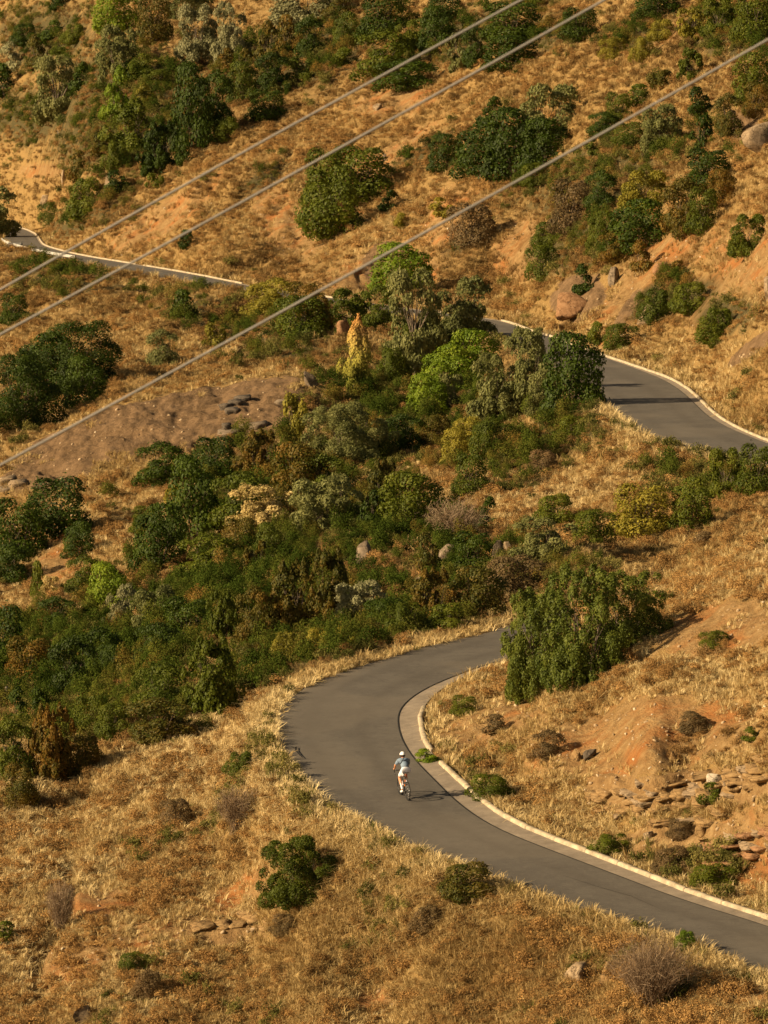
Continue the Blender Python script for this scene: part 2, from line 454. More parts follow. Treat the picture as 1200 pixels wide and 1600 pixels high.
# strata: ledges stepping out of the ground where rock shows
near_rock = fr * np.clip((190 - GY) / 20, 0, 1)
bed = GZ - 0.10 * GX + 0.25 * fbm(GX / 3, GY / 3, 3, 41)
step = 0.55
ph = (bed / step) % 1.0
GZ = GZ + near_rock * (np.clip(ph * 3.2, 0, 1) - ph) * step * 0.9 * np.clip(np.abs(GOFF) / 2 - 0.4, 0, 1)
far_rock = fr * np.clip((GY - 190) / 20, 0, 1)
ZS, _o = terrain(GX, GY, False)
ms = np.clip(far_rock * 1.6, 0, 1) * (GX < -5) * (GY < 420) * np.clip(np.abs(GOFF) / 3, 0, 1)
GZ = GZ * (1 - ms) + (ZS + 0.40 * (GZ - ZS) + 0.45 + 0.22 * fbm(GX / 1.1 + GY / 7, GY / 2.6, 4, 171) + 0.5 * np.abs(fbm(GX / 5, GY / 3.5, 3, 181))) * ms
GZ = GZ + far_rock * (0.35 * np.abs(fbm(GX / 6, GY / 12, 4, 141)) - 0.15 + 0.22 * np.abs(fbm(GX / 1.3 + GY / 9, GY / 2.2, 4, 151)) + 0.10 * fbm(GX / 0.5, GY / 1.0, 3, 161)) * np.clip(np.abs(GOFF) / 3 - 0.4, 0, 1)
MAT_GROUND = ground_material()
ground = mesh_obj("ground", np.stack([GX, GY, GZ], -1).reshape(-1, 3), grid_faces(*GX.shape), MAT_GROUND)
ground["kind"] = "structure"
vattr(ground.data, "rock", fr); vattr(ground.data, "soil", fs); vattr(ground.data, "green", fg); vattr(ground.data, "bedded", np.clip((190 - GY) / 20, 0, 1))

NW = len(wide)
def ground_z(x, y):
    """height of the built ground under arrays of points (bilinear in the mesh grid)"""
    x = np.atleast_1d(np.asarray(x, float)); y = np.atleast_1d(np.asarray(y, float))
    r = np.clip(np.searchsorted(rowsY, y) - 1, 0, len(rowsY) - 2)
    s = x / (0.0987 * np.maximum(y, 60))
    c = np.clip(np.searchsorted(cols, s) - 1, 0, len(cols) - 2)
    ty = (y - rowsY[r]) / (rowsY[r + 1] - rowsY[r]); tx = np.clip((s - cols[c]) / (cols[c + 1] - cols[c]), 0, 1)
    c = c + NW
    return (GZ[r, c] * (1 - tx) + GZ[r, c + 1] * tx) * (1 - ty) + (GZ[r + 1, c] * (1 - tx) + GZ[r + 1, c + 1] * tx) * ty

def hit(px, py):
    """first ground point on the sight line of a photograph pixel"""
    Ys = np.concatenate([np.arange(97, 180, 0.15), np.arange(180, 760, 0.5)])
    u, v = (px - 600) / FPX, (800 - py) / FPX
    dy, dz = CP + v * SP, -SP + v * CP
    x = Ys * u / dy; z = CAMZ + Ys * dz / dy
    g = ground_z(x, Ys)
    k = np.argmax(z <= g)
    return float(x[k]), float(Ys[k]), float(g[k])

def spacing_px(Y): return FPX / Y          # photograph pixels per metre

# ------------------------------------------------------------------ road
def road_material():
    t = NT("asphalt")
    P = t.pos()
    n = t.noise(0.45, 4, 0.6, P); f = t.noise(24, 4, 0.8, P); s = t.noise(2.4, 5, 0.7, P)
    tr = t.attr("track")["Fac"]
    c = t.ramp(n, [(0.3, (0.078, 0.068, 0.056)), (0.7, (0.112, 0.098, 0.080))])
    c = t.mix(t.math('MULTIPLY', t.smooth(s, 0.45, 0.7), 0.55), c, (0.060, 0.052, 0.043))
    c = t.mix(t.math('MULTIPLY', t.smooth(t.noise(5.5, 4, 0.75, P), 0.5, 0.7), 0.45), c, (0.135, 0.118, 0.095))
    c = t.mix(t.math('MULTIPLY', tr, 0.40), c, (0.064, 0.054, 0.043))
    pt = t.noise(0.13, 2, 0.4, P)
    c = t.mix(t.math('MULTIPLY', t.smooth(pt, 0.52, 0.60), 0.30), c, (0.15, 0.125, 0.094))
    gr_ = t.noise(70, 2, 0.6, P)
    c = t.mix(t.math('MULTIPLY', t.smooth(gr_, 0.58, 0.72), 0.45), c, (0.19, 0.16, 0.125))
    c = t.mix(t.math('MULTIPLY', t.smooth(f, 0.55, 0.8), 0.5), c, (0.20, 0.17, 0.135))
    c = t.mix(t.math('MULTIPLY', t.smooth(f, 0.42, 0.2), 0.5), c, (0.045, 0.04, 0.034))
    dusty = t.attr("edge")["Fac"]
    c = t.mix(t.math('MULTIPLY', dusty, t.smooth(s, 0.35, 0.65)), c, (0.26, 0.19, 0.11))
    return t.bsdf(c, 0.85, t.bump(f, 0.35, 0.01), 0.25)

def strip(name, A, B, mat, ncol=2, lift=0.0, jit=0.0):
    A, B = densify(A, 4), densify(B, 4)
    f = np.linspace(0, 1, ncol)
    V = A[:, None, :] * (1 - f[None, :, None]) + B[:, None, :] * f[None, :, None]
    V[..., 2] += lift
    if jit:
        V[:, 0, :2] += (fbm(A[:, 0] / 0.6, A[:, 1] / 0.6, 3, 5) * jit)[:, None]
    return mesh_obj(name, V.reshape(-1, 3), grid_faces(len(A), ncol)[:, ::-1], mat), f, len(A)

MAT_ROAD = road_material()
RLx = RL - perp * 0.25
road, f_, n_ = strip("road", RLx, RR, MAT_ROAD, 25, 0.0, 0.12)
road["kind"] = "structure"
tr = np.exp(-((f_ - 0.28) / 0.07) ** 2) + np.exp(-((f_ - 0.70) / 0.07) ** 2)
vattr(road.data, "track", np.tile(tr, n_)); vattr(road.data, "edge", np.tile(np.exp(-f_ / 0.05), n_))

t = NT("shoulder_concrete")
P_ = t.pos()
c_ = t.ramp(t.noise(1.6, 6, 0.7, P_), [(0.3, (0.15, 0.122, 0.092)), (0.55, (0.225, 0.183, 0.138)), (0.8, (0.30, 0.245, 0.18))])
c_ = t.mix(t.math('MULTIPLY', t.smooth(t.noise(12, 4, 0.7, P_), 0.5, 0.75), 0.5), c_, (0.13, 0.10, 0.07))
MAT_SHOULDER = t.bsdf(c_, 0.9, t.bump(t.noise(20, 3, 0.7, P_), 0.4, 0.02), 0.15)
shoulder, _, _ = strip("pavement", RR + np.array([0, 0, -0.02]), RK + np.array([0, 0, 0.01]), MAT_SHOULDER, 4, 0.0)
shoulder["kind"] = "structure"

# ------------------------------------------------------------------ foliage
def unit(v): return v / np.maximum(np.linalg.norm(v, axis=-1, keepdims=True), 1e-9)

def leaf_quads(p, t, nrm, L, W):
    """diamond leaves: centre p, long direction t, facing nrm"""
    s = unit(np.cross(t, nrm))
    L = L[:, None]; W = W[:, None]
    v = np.stack([p - t * L * 0.5, p + s * W * 0.5 - t * L * 0.05, p + t * L * 0.5, p - s * W * 0.5 - t * L * 0.05], 1)
    n = len(p)
    return v.reshape(-1, 3), np.arange(n * 4).reshape(n, 4)

def crown_geo(shape, nleaf, leaf, nlobe, seed, R=None):
    r = R or np.random.default_rng(seed)
    cs, rs, tn = [], [], []
    ph = r.uniform(0, 6.28, 4)
    while len(cs) < nlobe:
        z = r.uniform(0.08, 0.9)
        th = r.uniform(0, 6.283)
        if shape == 'upright':
            lr = r.uniform(0.06, 0.105); z = r.uniform(0.02, 0.84)
            prof = 0.5 * math.sqrt(max(0.05, 1 - (max(0, z - 0.35) / 0.68) ** 2))
        elif shape == 'tufty':
            lr = r.uniform(0.055, 0.10); z = r.uniform(0.04, 0.88)
            prof = 0.5 * math.sqrt(max(0.05, 1 - (max(0, z - 0.32) / 0.70) ** 2))
        elif shape == 'airy':
            lr = r.uniform(0.07, 0.13); z = r.uniform(0.15, 0.92); prof = 0.5 * math.sqrt(max(0.05, 1 - ((z - 0.5) / 0.56) ** 2))
        elif shape == 'tall':
            lr = r.uniform(0.08, 0.14); z = r.uniform(0.06, 0.93); prof = 0.5 * (1 - z) ** 0.6 * min(1, 0.55 + z * 2)
        elif shape == 'low':
            lr = r.uniform(0.10, 0.17); z = r.uniform(0.1, 0.75); prof = 0.5 * (1 - z * 0.45)
        else:
            lr = r.uniform(0.12, 0.22); prof = 0.5 * math.sqrt(max(0.05, 1 - (max(0, z - 0.30) / 0.72) ** 2))
        lr *= {'dense': 1.0, 'tufty': 1.1, 'low': 1.15, 'airy': 1.15, 'upright': 1.15, 'tall': 1.1}[shape] * (26 / nlobe) ** 0.22
        if r.uniform() < 0.35: z = min(z, r.uniform(0.05, 0.3))
        prof *= 1 + 0.16 * math.sin(2 * th + ph[0]) + 0.12 * math.sin(3 * th + ph[1] + 4 * z) + 0.10 * math.sin(5 * th + ph[2] - 5 * z)
        rho = max(0, prof - lr * 0.8) * math.sqrt(r.uniform(0.15, 1))
        cs.append((rho * math.cos(th), rho * math.sin(th), z)); rs.append(lr); tn.append(r.uniform(0, 1))
    cs = np.array(cs); rs = np.array(rs); tn = np.array(tn)
    zs = {'tufty': 1.45, 'upright': 1.6, 'airy': 1.25, 'tall': 1.5, 'low': 1.2}.get(shape, 1.0)
    wgt = rs ** 2; wgt /= wgt.sum()
    k = r.choice(nlobe, nleaf * 3, p=wgt)
    d = unit(r.normal(size=(len(k), 3)))
    out = unit(cs[k] - np.array([0, 0, 0.35]))
    d = unit(d + 0.55 * out + np.array([0, 0, 0.25]))
    rad = rs[k] * (0.62 + 0.45 * r.uniform(0, 1, len(k)) ** 0.7)
    # ragged edge: some shoots stand out
    rad *= np.where(r.uniform(0, 1, len(k)) < 0.08, 1.25, 1.0)
    p = cs[k] + d * rad[:, None] * np.array([1, 1, zs])
    if shape in ('upright', 'tall'):
        hz = np.clip((p[:, 2] - cs[k, 2]) / (rs[k] * zs), -1, 1)
        p[:, :2] = cs[k, :2] + (p[:, :2] - cs[k, :2]) * (1 - 0.45 * np.clip(hz, 0, 1))[:, None]
        p[:, 2] = np.where(hz < 0, cs[k, 2] + (p[:, 2] - cs[k, 2]) * 0.45, p[:, 2])
    q = (p[:, None, :] - cs[None]) / np.array([1, 1, zs])
    dist = np.linalg.norm(q, axis=2) / rs[None]
    dist[np.arange(len(k)), k] = 9
    ok = (dist.min(1) > 0.80) & (p[:, 2] > -0.12)
    p, d, k = p[ok][:nleaf], d[ok][:nleaf], k[ok][:nleaf]
    # inner leaves between neighbouring boughs, so that the crown closes
    nf = int(nleaf * {'airy': 0.30, 'upright': 0.8, 'tufty': 0.45, 'tall': 0.30}.get(shape, 0.22))
    ka = r.choice(nlobe, nf, p=wgt); kb = r.choice(nlobe, nf)
    dd = np.linalg.norm((cs[ka] - cs[kb]), axis=1) < 0.42
    ka, kb = ka[dd], kb[dd]; u_ = r.uniform(0.15, 0.85, (len(ka), 1))
    pf = cs[ka] * (1 - u_) + cs[kb] * u_ + r.normal(size=(len(ka), 3)) * 0.045
    of_ = unit(pf - np.array([0, 0, 0.3]))
    p, d, k = np.concatenate([p, pf]), np.concatenate([d, of_]), np.concatenate([k, ka])
    n = len(p)
    lo, hi = np.percentile(p, 1.5, axis=0), np.percentile(p, 98.5, axis=0)
    p = (p - (lo + hi) / 2) / (hi - lo) * np.array([0.98, 0.98, 1.02]) + np.array([0, 0, 0.46])
    up = {'tufty': 0.7, 'upright': 0.75, 'airy': 0.9, 'tall': 0.6}.get(shape, 0.15)
    nr = unit(d + np.array([0, 0, 0.15]) + r.normal(size=(n, 3)) * {'airy': 0.62, 'upright': 0.42}.get(shape, 0.38))
    t = r.normal(size=(n, 3)) * 0.7 + np.array([0, 0, up])
    t = unit(t - (t * nr).sum(1, keepdims=True) * nr * 0.85)
    L = leaf * r.uniform(0.65, 1.35, n); W = L * {'airy': 0.50, 'upright': 0.55}.get(shape, 0.68)
    v, f = leaf_quads(p, t, nr, L, W)
    tone = np.repeat(0.55 * tn[k] + 0.45 * r.uniform(0, 1, n), 4)
    hgt = np.repeat(p[:, 2], 4)
    return v, f, tone, hgt, cs

def tube(path, rad, nseg=5):
    path = np.array(path, float); V = []; F = []
    t = np.gradient(path, axis=0); t = unit(t)
    ref = np.array([0.3, 0.9, 0.1])
    a = unit(np.cross(t, ref)); b = np.cross(t, a)
    for i in range(len(path)):
        for j in range(nseg):
            an = 2 * math.pi * j / nseg
            V.append(path[i] + rad[i] * (math.cos(an) * a[i] + math.sin(an) * b[i]))
    for i in range(len(path) - 1):
        for j in range(nseg):
            F.append((i * nseg + j, i * nseg + (j + 1) % nseg, (i + 1) * nseg + (j + 1) % nseg, (i + 1) * nseg + j))
    return V, F

def merge(parts):
    V, F, o = [], [], 0
    for v, f in parts:
        V.append(np.array(v)); F.append(np.array(f) + o); o += len(v)
    return np.concatenate(V), np.concatenate(F)

def trunk_geo(seed, tall=True, nlimb=7, r0=0.035):
    """trunk with limbs, in unit crown space (height 1)"""
    r = random.Random(seed); parts = []
    fork = r.uniform(0.22, 0.34) if tall else 0.04
    lean = r.uniform(-0.08, 0.08)
    if tall:
        P = [(0, 0, -0.08), (lean * 0.2, 0.01, 0.0), (lean * 0.5, -0.01, fork * 0.5), (lean, 0, fork)]
        parts.append(tube(P, [r0 * 1.35, r0 * 1.1, r0 * 0.9, r0 * 0.75], 7))
    for i in range(nlimb):
        th = i * 6.283 / nlimb + r.uniform(-0.4, 0.4); e = r.uniform(0.10, 0.36); h = r.uniform(0.6, 0.92)
        s = (lean, 0, fork * 0.95) if tall else (0.04 * math.cos(th), 0.04 * math.sin(th), -0.08)
        P = [s]
        for q in (0.3, 0.6, 1.0):
            P.append((s[0] + e * math.cos(th) * q + r.uniform(-.02, .02), s[1] + e * math.sin(th) * q + r.uniform(-.02, .02), s[2] + (h - s[2]) * q ** 0.9))
        k = 0.55 if tall else 0.35
        parts.append(tube(P, [r0 * k, r0 * k * 0.75, r0 * k * 0.5, r0 * k * 0.2], 5))
        for b in range(2):
            q = P[1 + b]; a2 = th + r.uniform(-1.3, 1.3)
            P2 = [q, (q[0] + 0.1 * math.cos(a2), q[1] + 0.1 * math.sin(a2), q[2] + 0.12), (q[0] + 0.17 * math.cos(a2), q[1] + 0.17 * math.sin(a2), q[2] + 0.26)]
            parts.append(tube(P2, [r0 * 0.28, r0 * 0.18, r0 * 0.07], 4))
    return merge(parts)

def twig_geo(seed, n=150, width=0.008, spread=0.5):
    r = np.random.default_rng(seed)
    V, F = [], []
    def seg(a, b, w0, w1):
        t = unit(b - a); s = unit(np.cross(t, unit(r.normal(size=3)))); i = len(V)
        V.extend([a - s * w0 / 2, a + s * w0 / 2, b + s * w1 / 2, b - s * w1 / 2]); F.append((i, i + 1, i + 2, i + 3))
    for i in range(n):
        th = r.uniform(0, 6.283); e = spread * math.sqrt(r.uniform(0.02, 1)); h = (1 - (e / (spread * 1.25)) ** 2) ** 0.5 * r.uniform(0.7, 1.0)
        a = np.array([0.06 * r.normal(), 0.06 * r.normal(), -0.05]); end = np.array([e * math.cos(th), e * math.sin(th), h])
        p = a; 
        for q in (0.35, 0.7, 1.0):
            b = a + (end - a) * np.array([q ** 1.2, q ** 1.2, q ** 0.85]) + r.normal(size=3) * 0.02
            seg(p, b, width * (1.4 - q), width * (1.1 - q * 0.8)); 
            if q > 0.5:
                for _ in range(5):
                    m = p + (b - p) * r.uniform(0.1, 1); d = unit(unit(end) + r.normal(size=3) * 1.0 + np.array([0, 0, .1])); seg(m, m + d * r.uniform(0.06, 0.17), width * 0.55, width * 0.25)
            p = b
    return np.array(V), np.array(F)

CROWNS = {}
def crown_mesh(shape, size, var):
    key = (shape, size, var)
    if key in CROWNS: return CROWNS[key]
    nleaf, leaf, nlobe = {'S': (1500, 0.092, 14), 'M': (6000, 0.046, 30), 'L': (21000, 0.0245, 60)}[size]
    if shape == 'airy': nlobe = int(nlobe * 1.5); leaf *= 1.15; nleaf = int(nleaf * 1.5)
    if shape == 'tufty': nlobe = int(nlobe * 2.3); nleaf = int(nleaf * 1.2)
    if shape == 'upright': nlobe = int(nlobe * 2.4); leaf *= 1.15; nleaf = int(nleaf * 1.7)
    seed = hash((len(shape) * 31 + ord(shape[0]), ord(size), var)) & 0xffff
    if shape == 'twig':
        n = {'S': 90, 'M': 260, 'L': 480}[size]
        v, f = twig_geo(seed, n, {'S': 0.018, 'M': 0.010, 'L': 0.0065}[size])
        tone = np.repeat(np.random.default_rng(seed).uniform(0, 1, len(f)), 4); hgt = v[:, 2]
    else:
        v, f, tone, hgt, _ = crown_geo(shape, nleaf, leaf, nlobe, seed)
    me = mesh_obj("crown", v, f, None, None, False, False)
    vattr(me, "tone", tone); vattr(me, "hgt", hgt)
    me.materials.append(MAT_LEAF['dark'])
    CROWNS[key] = me
    return me

STEMS = {}
def stem_mesh(tall, var):
    if (tall, var) not in STEMS:
        v, f = trunk_geo(var * 7 + tall, tall, 7 if tall else 8, 0.035 if tall else 0.03)
        STEMS[(tall, var)] = mesh_obj("stem", v, f, MAT_BARK, None, True, False)
    return STEMS[(tall, var)]

def leaf_mat(name, c0, c1, c2, rough=0.6, trans=0.28, rnd=0.35):
    t = NT(name)
    tone = t.attr("tone")["Fac"]
    orn = t.n("ObjectInfo").outputs["Random"]
    k = t.math('ADD', t.math('MULTIPLY', tone, 1 - rnd), t.math('MULTIPLY', orn, rnd))
    c = t.ramp(k, [(0.15, c0), (0.5, c1), (0.9, c2)])
    n = t.noise(0.9, 3, 0.6, t.pos())
    c = t.mix(t.math('MULTIPLY', t.smooth(n, 0.5, 0.75), 0.35), c, tuple(min(1, x * 1.5) for x in c2))
    b = t.n("BsdfPrincipled", i_Roughness=rough)
    b.inputs["Specular IOR Level"].default_value = 0.18
    t.t.links.new(c, b.inputs["Base Color"])
    tr = t.n("BsdfTranslucent"); t.t.links.new(c, tr.inputs[0])
    mx = t.n("MixShader"); mx.inputs[0].default_value = trans
    t.t.links.new(b.outputs[0], mx.inputs[1]); t.t.links.new(tr.outputs[0], mx.inputs[2])
    t.t.links.new(mx.outputs[0], t.out.inputs[0])
    return t.m

MAT_LEAF = {
 'dark':   leaf_mat("dark_leaves", (0.019, 0.032, 0.002), (0.032, 0.054, 0.003), (0.056, 0.083, 0.004)),
 'green':  leaf_mat("green_leaves", (0.043, 0.058, 0.004), (0.074, 0.093, 0.006), (0.122, 0.131, 0.009)),
 'bright': leaf_mat("bright_leaves", (0.063, 0.105, 0.004), (0.108, 0.163, 0.007), (0.190, 0.233, 0.014)),
 'olive':  leaf_mat("grey_green_leaves", (0.083, 0.092, 0.025), (0.149, 0.155, 0.046), (0.237, 0.230, 0.079)),
 'silver': leaf_mat("silver_leaves", (0.143, 0.141, 0.062), (0.237, 0.226, 0.108), (0.352, 0.325, 0.164)),
 'juniper': leaf_mat("juniper_needles", (0.050, 0.071, 0.007), (0.099, 0.121, 0.014), (0.176, 0.190, 0.026)),
 'lime':   leaf_mat("yellow_green_leaves", (0.108, 0.099, 0.009), (0.189, 0.165, 0.017), (0.292, 0.237, 0.029)),
 'yellow': leaf_mat("yellow_leaves", (0.17, 0.13, 0.035), (0.36, 0.27, 0.09), (0.55, 0.42, 0.18)),
 'rust':   leaf_mat("rust_tinted_leaves", (0.050, 0.058, 0.007), (0.098, 0.079, 0.010), (0.206, 0.102, 0.014)),
 'brown':  leaf_mat("brown_leaves", (0.075, 0.055, 0.022), (0.130, 0.088, 0.036), (0.200, 0.125, 0.055)),
 'twig':   leaf_mat("bare_twigs", (0.12, 0.080, 0.045), (0.20, 0.135, 0.080), (0.30, 0.22, 0.14), trans=0.05),
 'dry':    leaf_mat("dry_stalks", (0.22, 0.135, 0.050), (0.36, 0.235, 0.095), (0.50, 0.36, 0.17), trans=0.2),
}
def tip_mat():
    t = NT("yellow_to_orange_leaves")
    c = t.ramp(t.math('ADD', t.math('MULTIPLY', t.attr("hgt")["Fac"], 0.85), t.math('MULTIPLY', t.attr("tone")["Fac"], 0.15)),
               [(0.1, (0.14, 0.15, 0.025)), (0.45, (0.34, 0.29, 0.06)), (0.66, (0.46, 0.32, 0.09)), (0.92, (0.46, 0.22, 0.07))])
    b = t.n("BsdfDiffuse"); t.t.links.new(c, b.inputs[0]); t.t.links.new(b.outputs[0], t.out.inputs[0])
    return t.m
MAT_LEAF['tip'] = tip_mat(); NAMES_TIP = 'yellow_bush'
MAT_BARK = simple_mat("bark", (0.15, 0.115, 0.085), 0.9, 0.1, 0.25, 6)

NAMES = {'dark': 'evergreen_bush', 'green': 'green_bush', 'bright': 'leafy_bush', 'olive': 'grey_green_bush', 'silver': 'silver_bush', 'juniper': 'juniper_bush',
         'lime': 'yellow_green_bush', 'yellow': 'yellow_bush', 'rust': 'rusty_bush', 'brown': 'brown_bush', 'twig': 'bare_bush', 'dry': 'dry_bush', 'tip': 'yellow_bush'}
nplaced = [0]
def plant(x0, x1, yt, yb, colr, shape, label, cat="bush", name=None, trunk=False, group=None, boxes=None, depth=0.85):
    """a bush or tree that fills the photograph's box x0..x1, yt..yb, standing on the ground"""
    boxes = boxes or [(x0, x1, yt, yb)]
    nplaced[0] += 1
    i = nplaced[0]
    name = name or (NAMES[colr].replace('_bush', '_tree') if trunk else NAMES[colr])
    gx, gy, gzv = hit((x0 + x1) / 2, yb - 1)
    wpx = x1 - x0
    single = wpx < 34 and not trunk and len(boxes) == 1
    root = None
    if not single:
        root = bpy.data.objects.new(name, None); root.location = (gx, gy, gzv); root.empty_display_size = 0.3
        COL.objects.link(root)
    top = None
    for k, (a, b, c, d) in enumerate(boxes):
        x, y, z = hit((a + b) / 2, d - 1)
        y2 = y
        m = spacing_px(y2)
        W, H = (b - a) / m, (d - c) / m
        wp = b - a
        size = 'S' if wp < 42 else ('M' if wp < 105 else 'L')
        me = crown_mesh(shape, size, (i * 5 + k * 3) % (3 if size != 'L' else 2))
        nm = name if single else ("crown")
        o = bpy.data.objects.new(nm, me); COL.objects.link(o)
        h0 = 0.0
        if trunk:
            h0 = 0.16 * H; o.scale = (W * 1.02, W * depth, H * 0.86)
        else:
            o.scale = (W * 1.04, W * depth, H * 1.04)
        o.rotation_euler = (0, 0, [0.0, 3.14, 0.25, 2.9, -0.3][(i + k) % 5])
        loc = Vector((x, y, z + h0))
        o.material_slots[0].link = 'OBJECT'; o.material_slots[0].material = MAT_LEAF[colr]
        if single: o.location = loc; top = o
        else:
            o.parent = root; o.location = loc - root.location
            if wp >= 34 and shape != 'twig':
                st = bpy.data.objects.new("trunk" if trunk else "stem", stem_mesh(bool(trunk), (i + k) % 4)); COL.objects.link(st)
                st.parent = root; st.location = Vector((x, y, z)) - root.location; st.scale = (W * 0.8, W * 0.7, H * 0.95)
    o = top or root
    o["label"] = label; o["category"] = cat
    if group: o["group"] = group
    return o

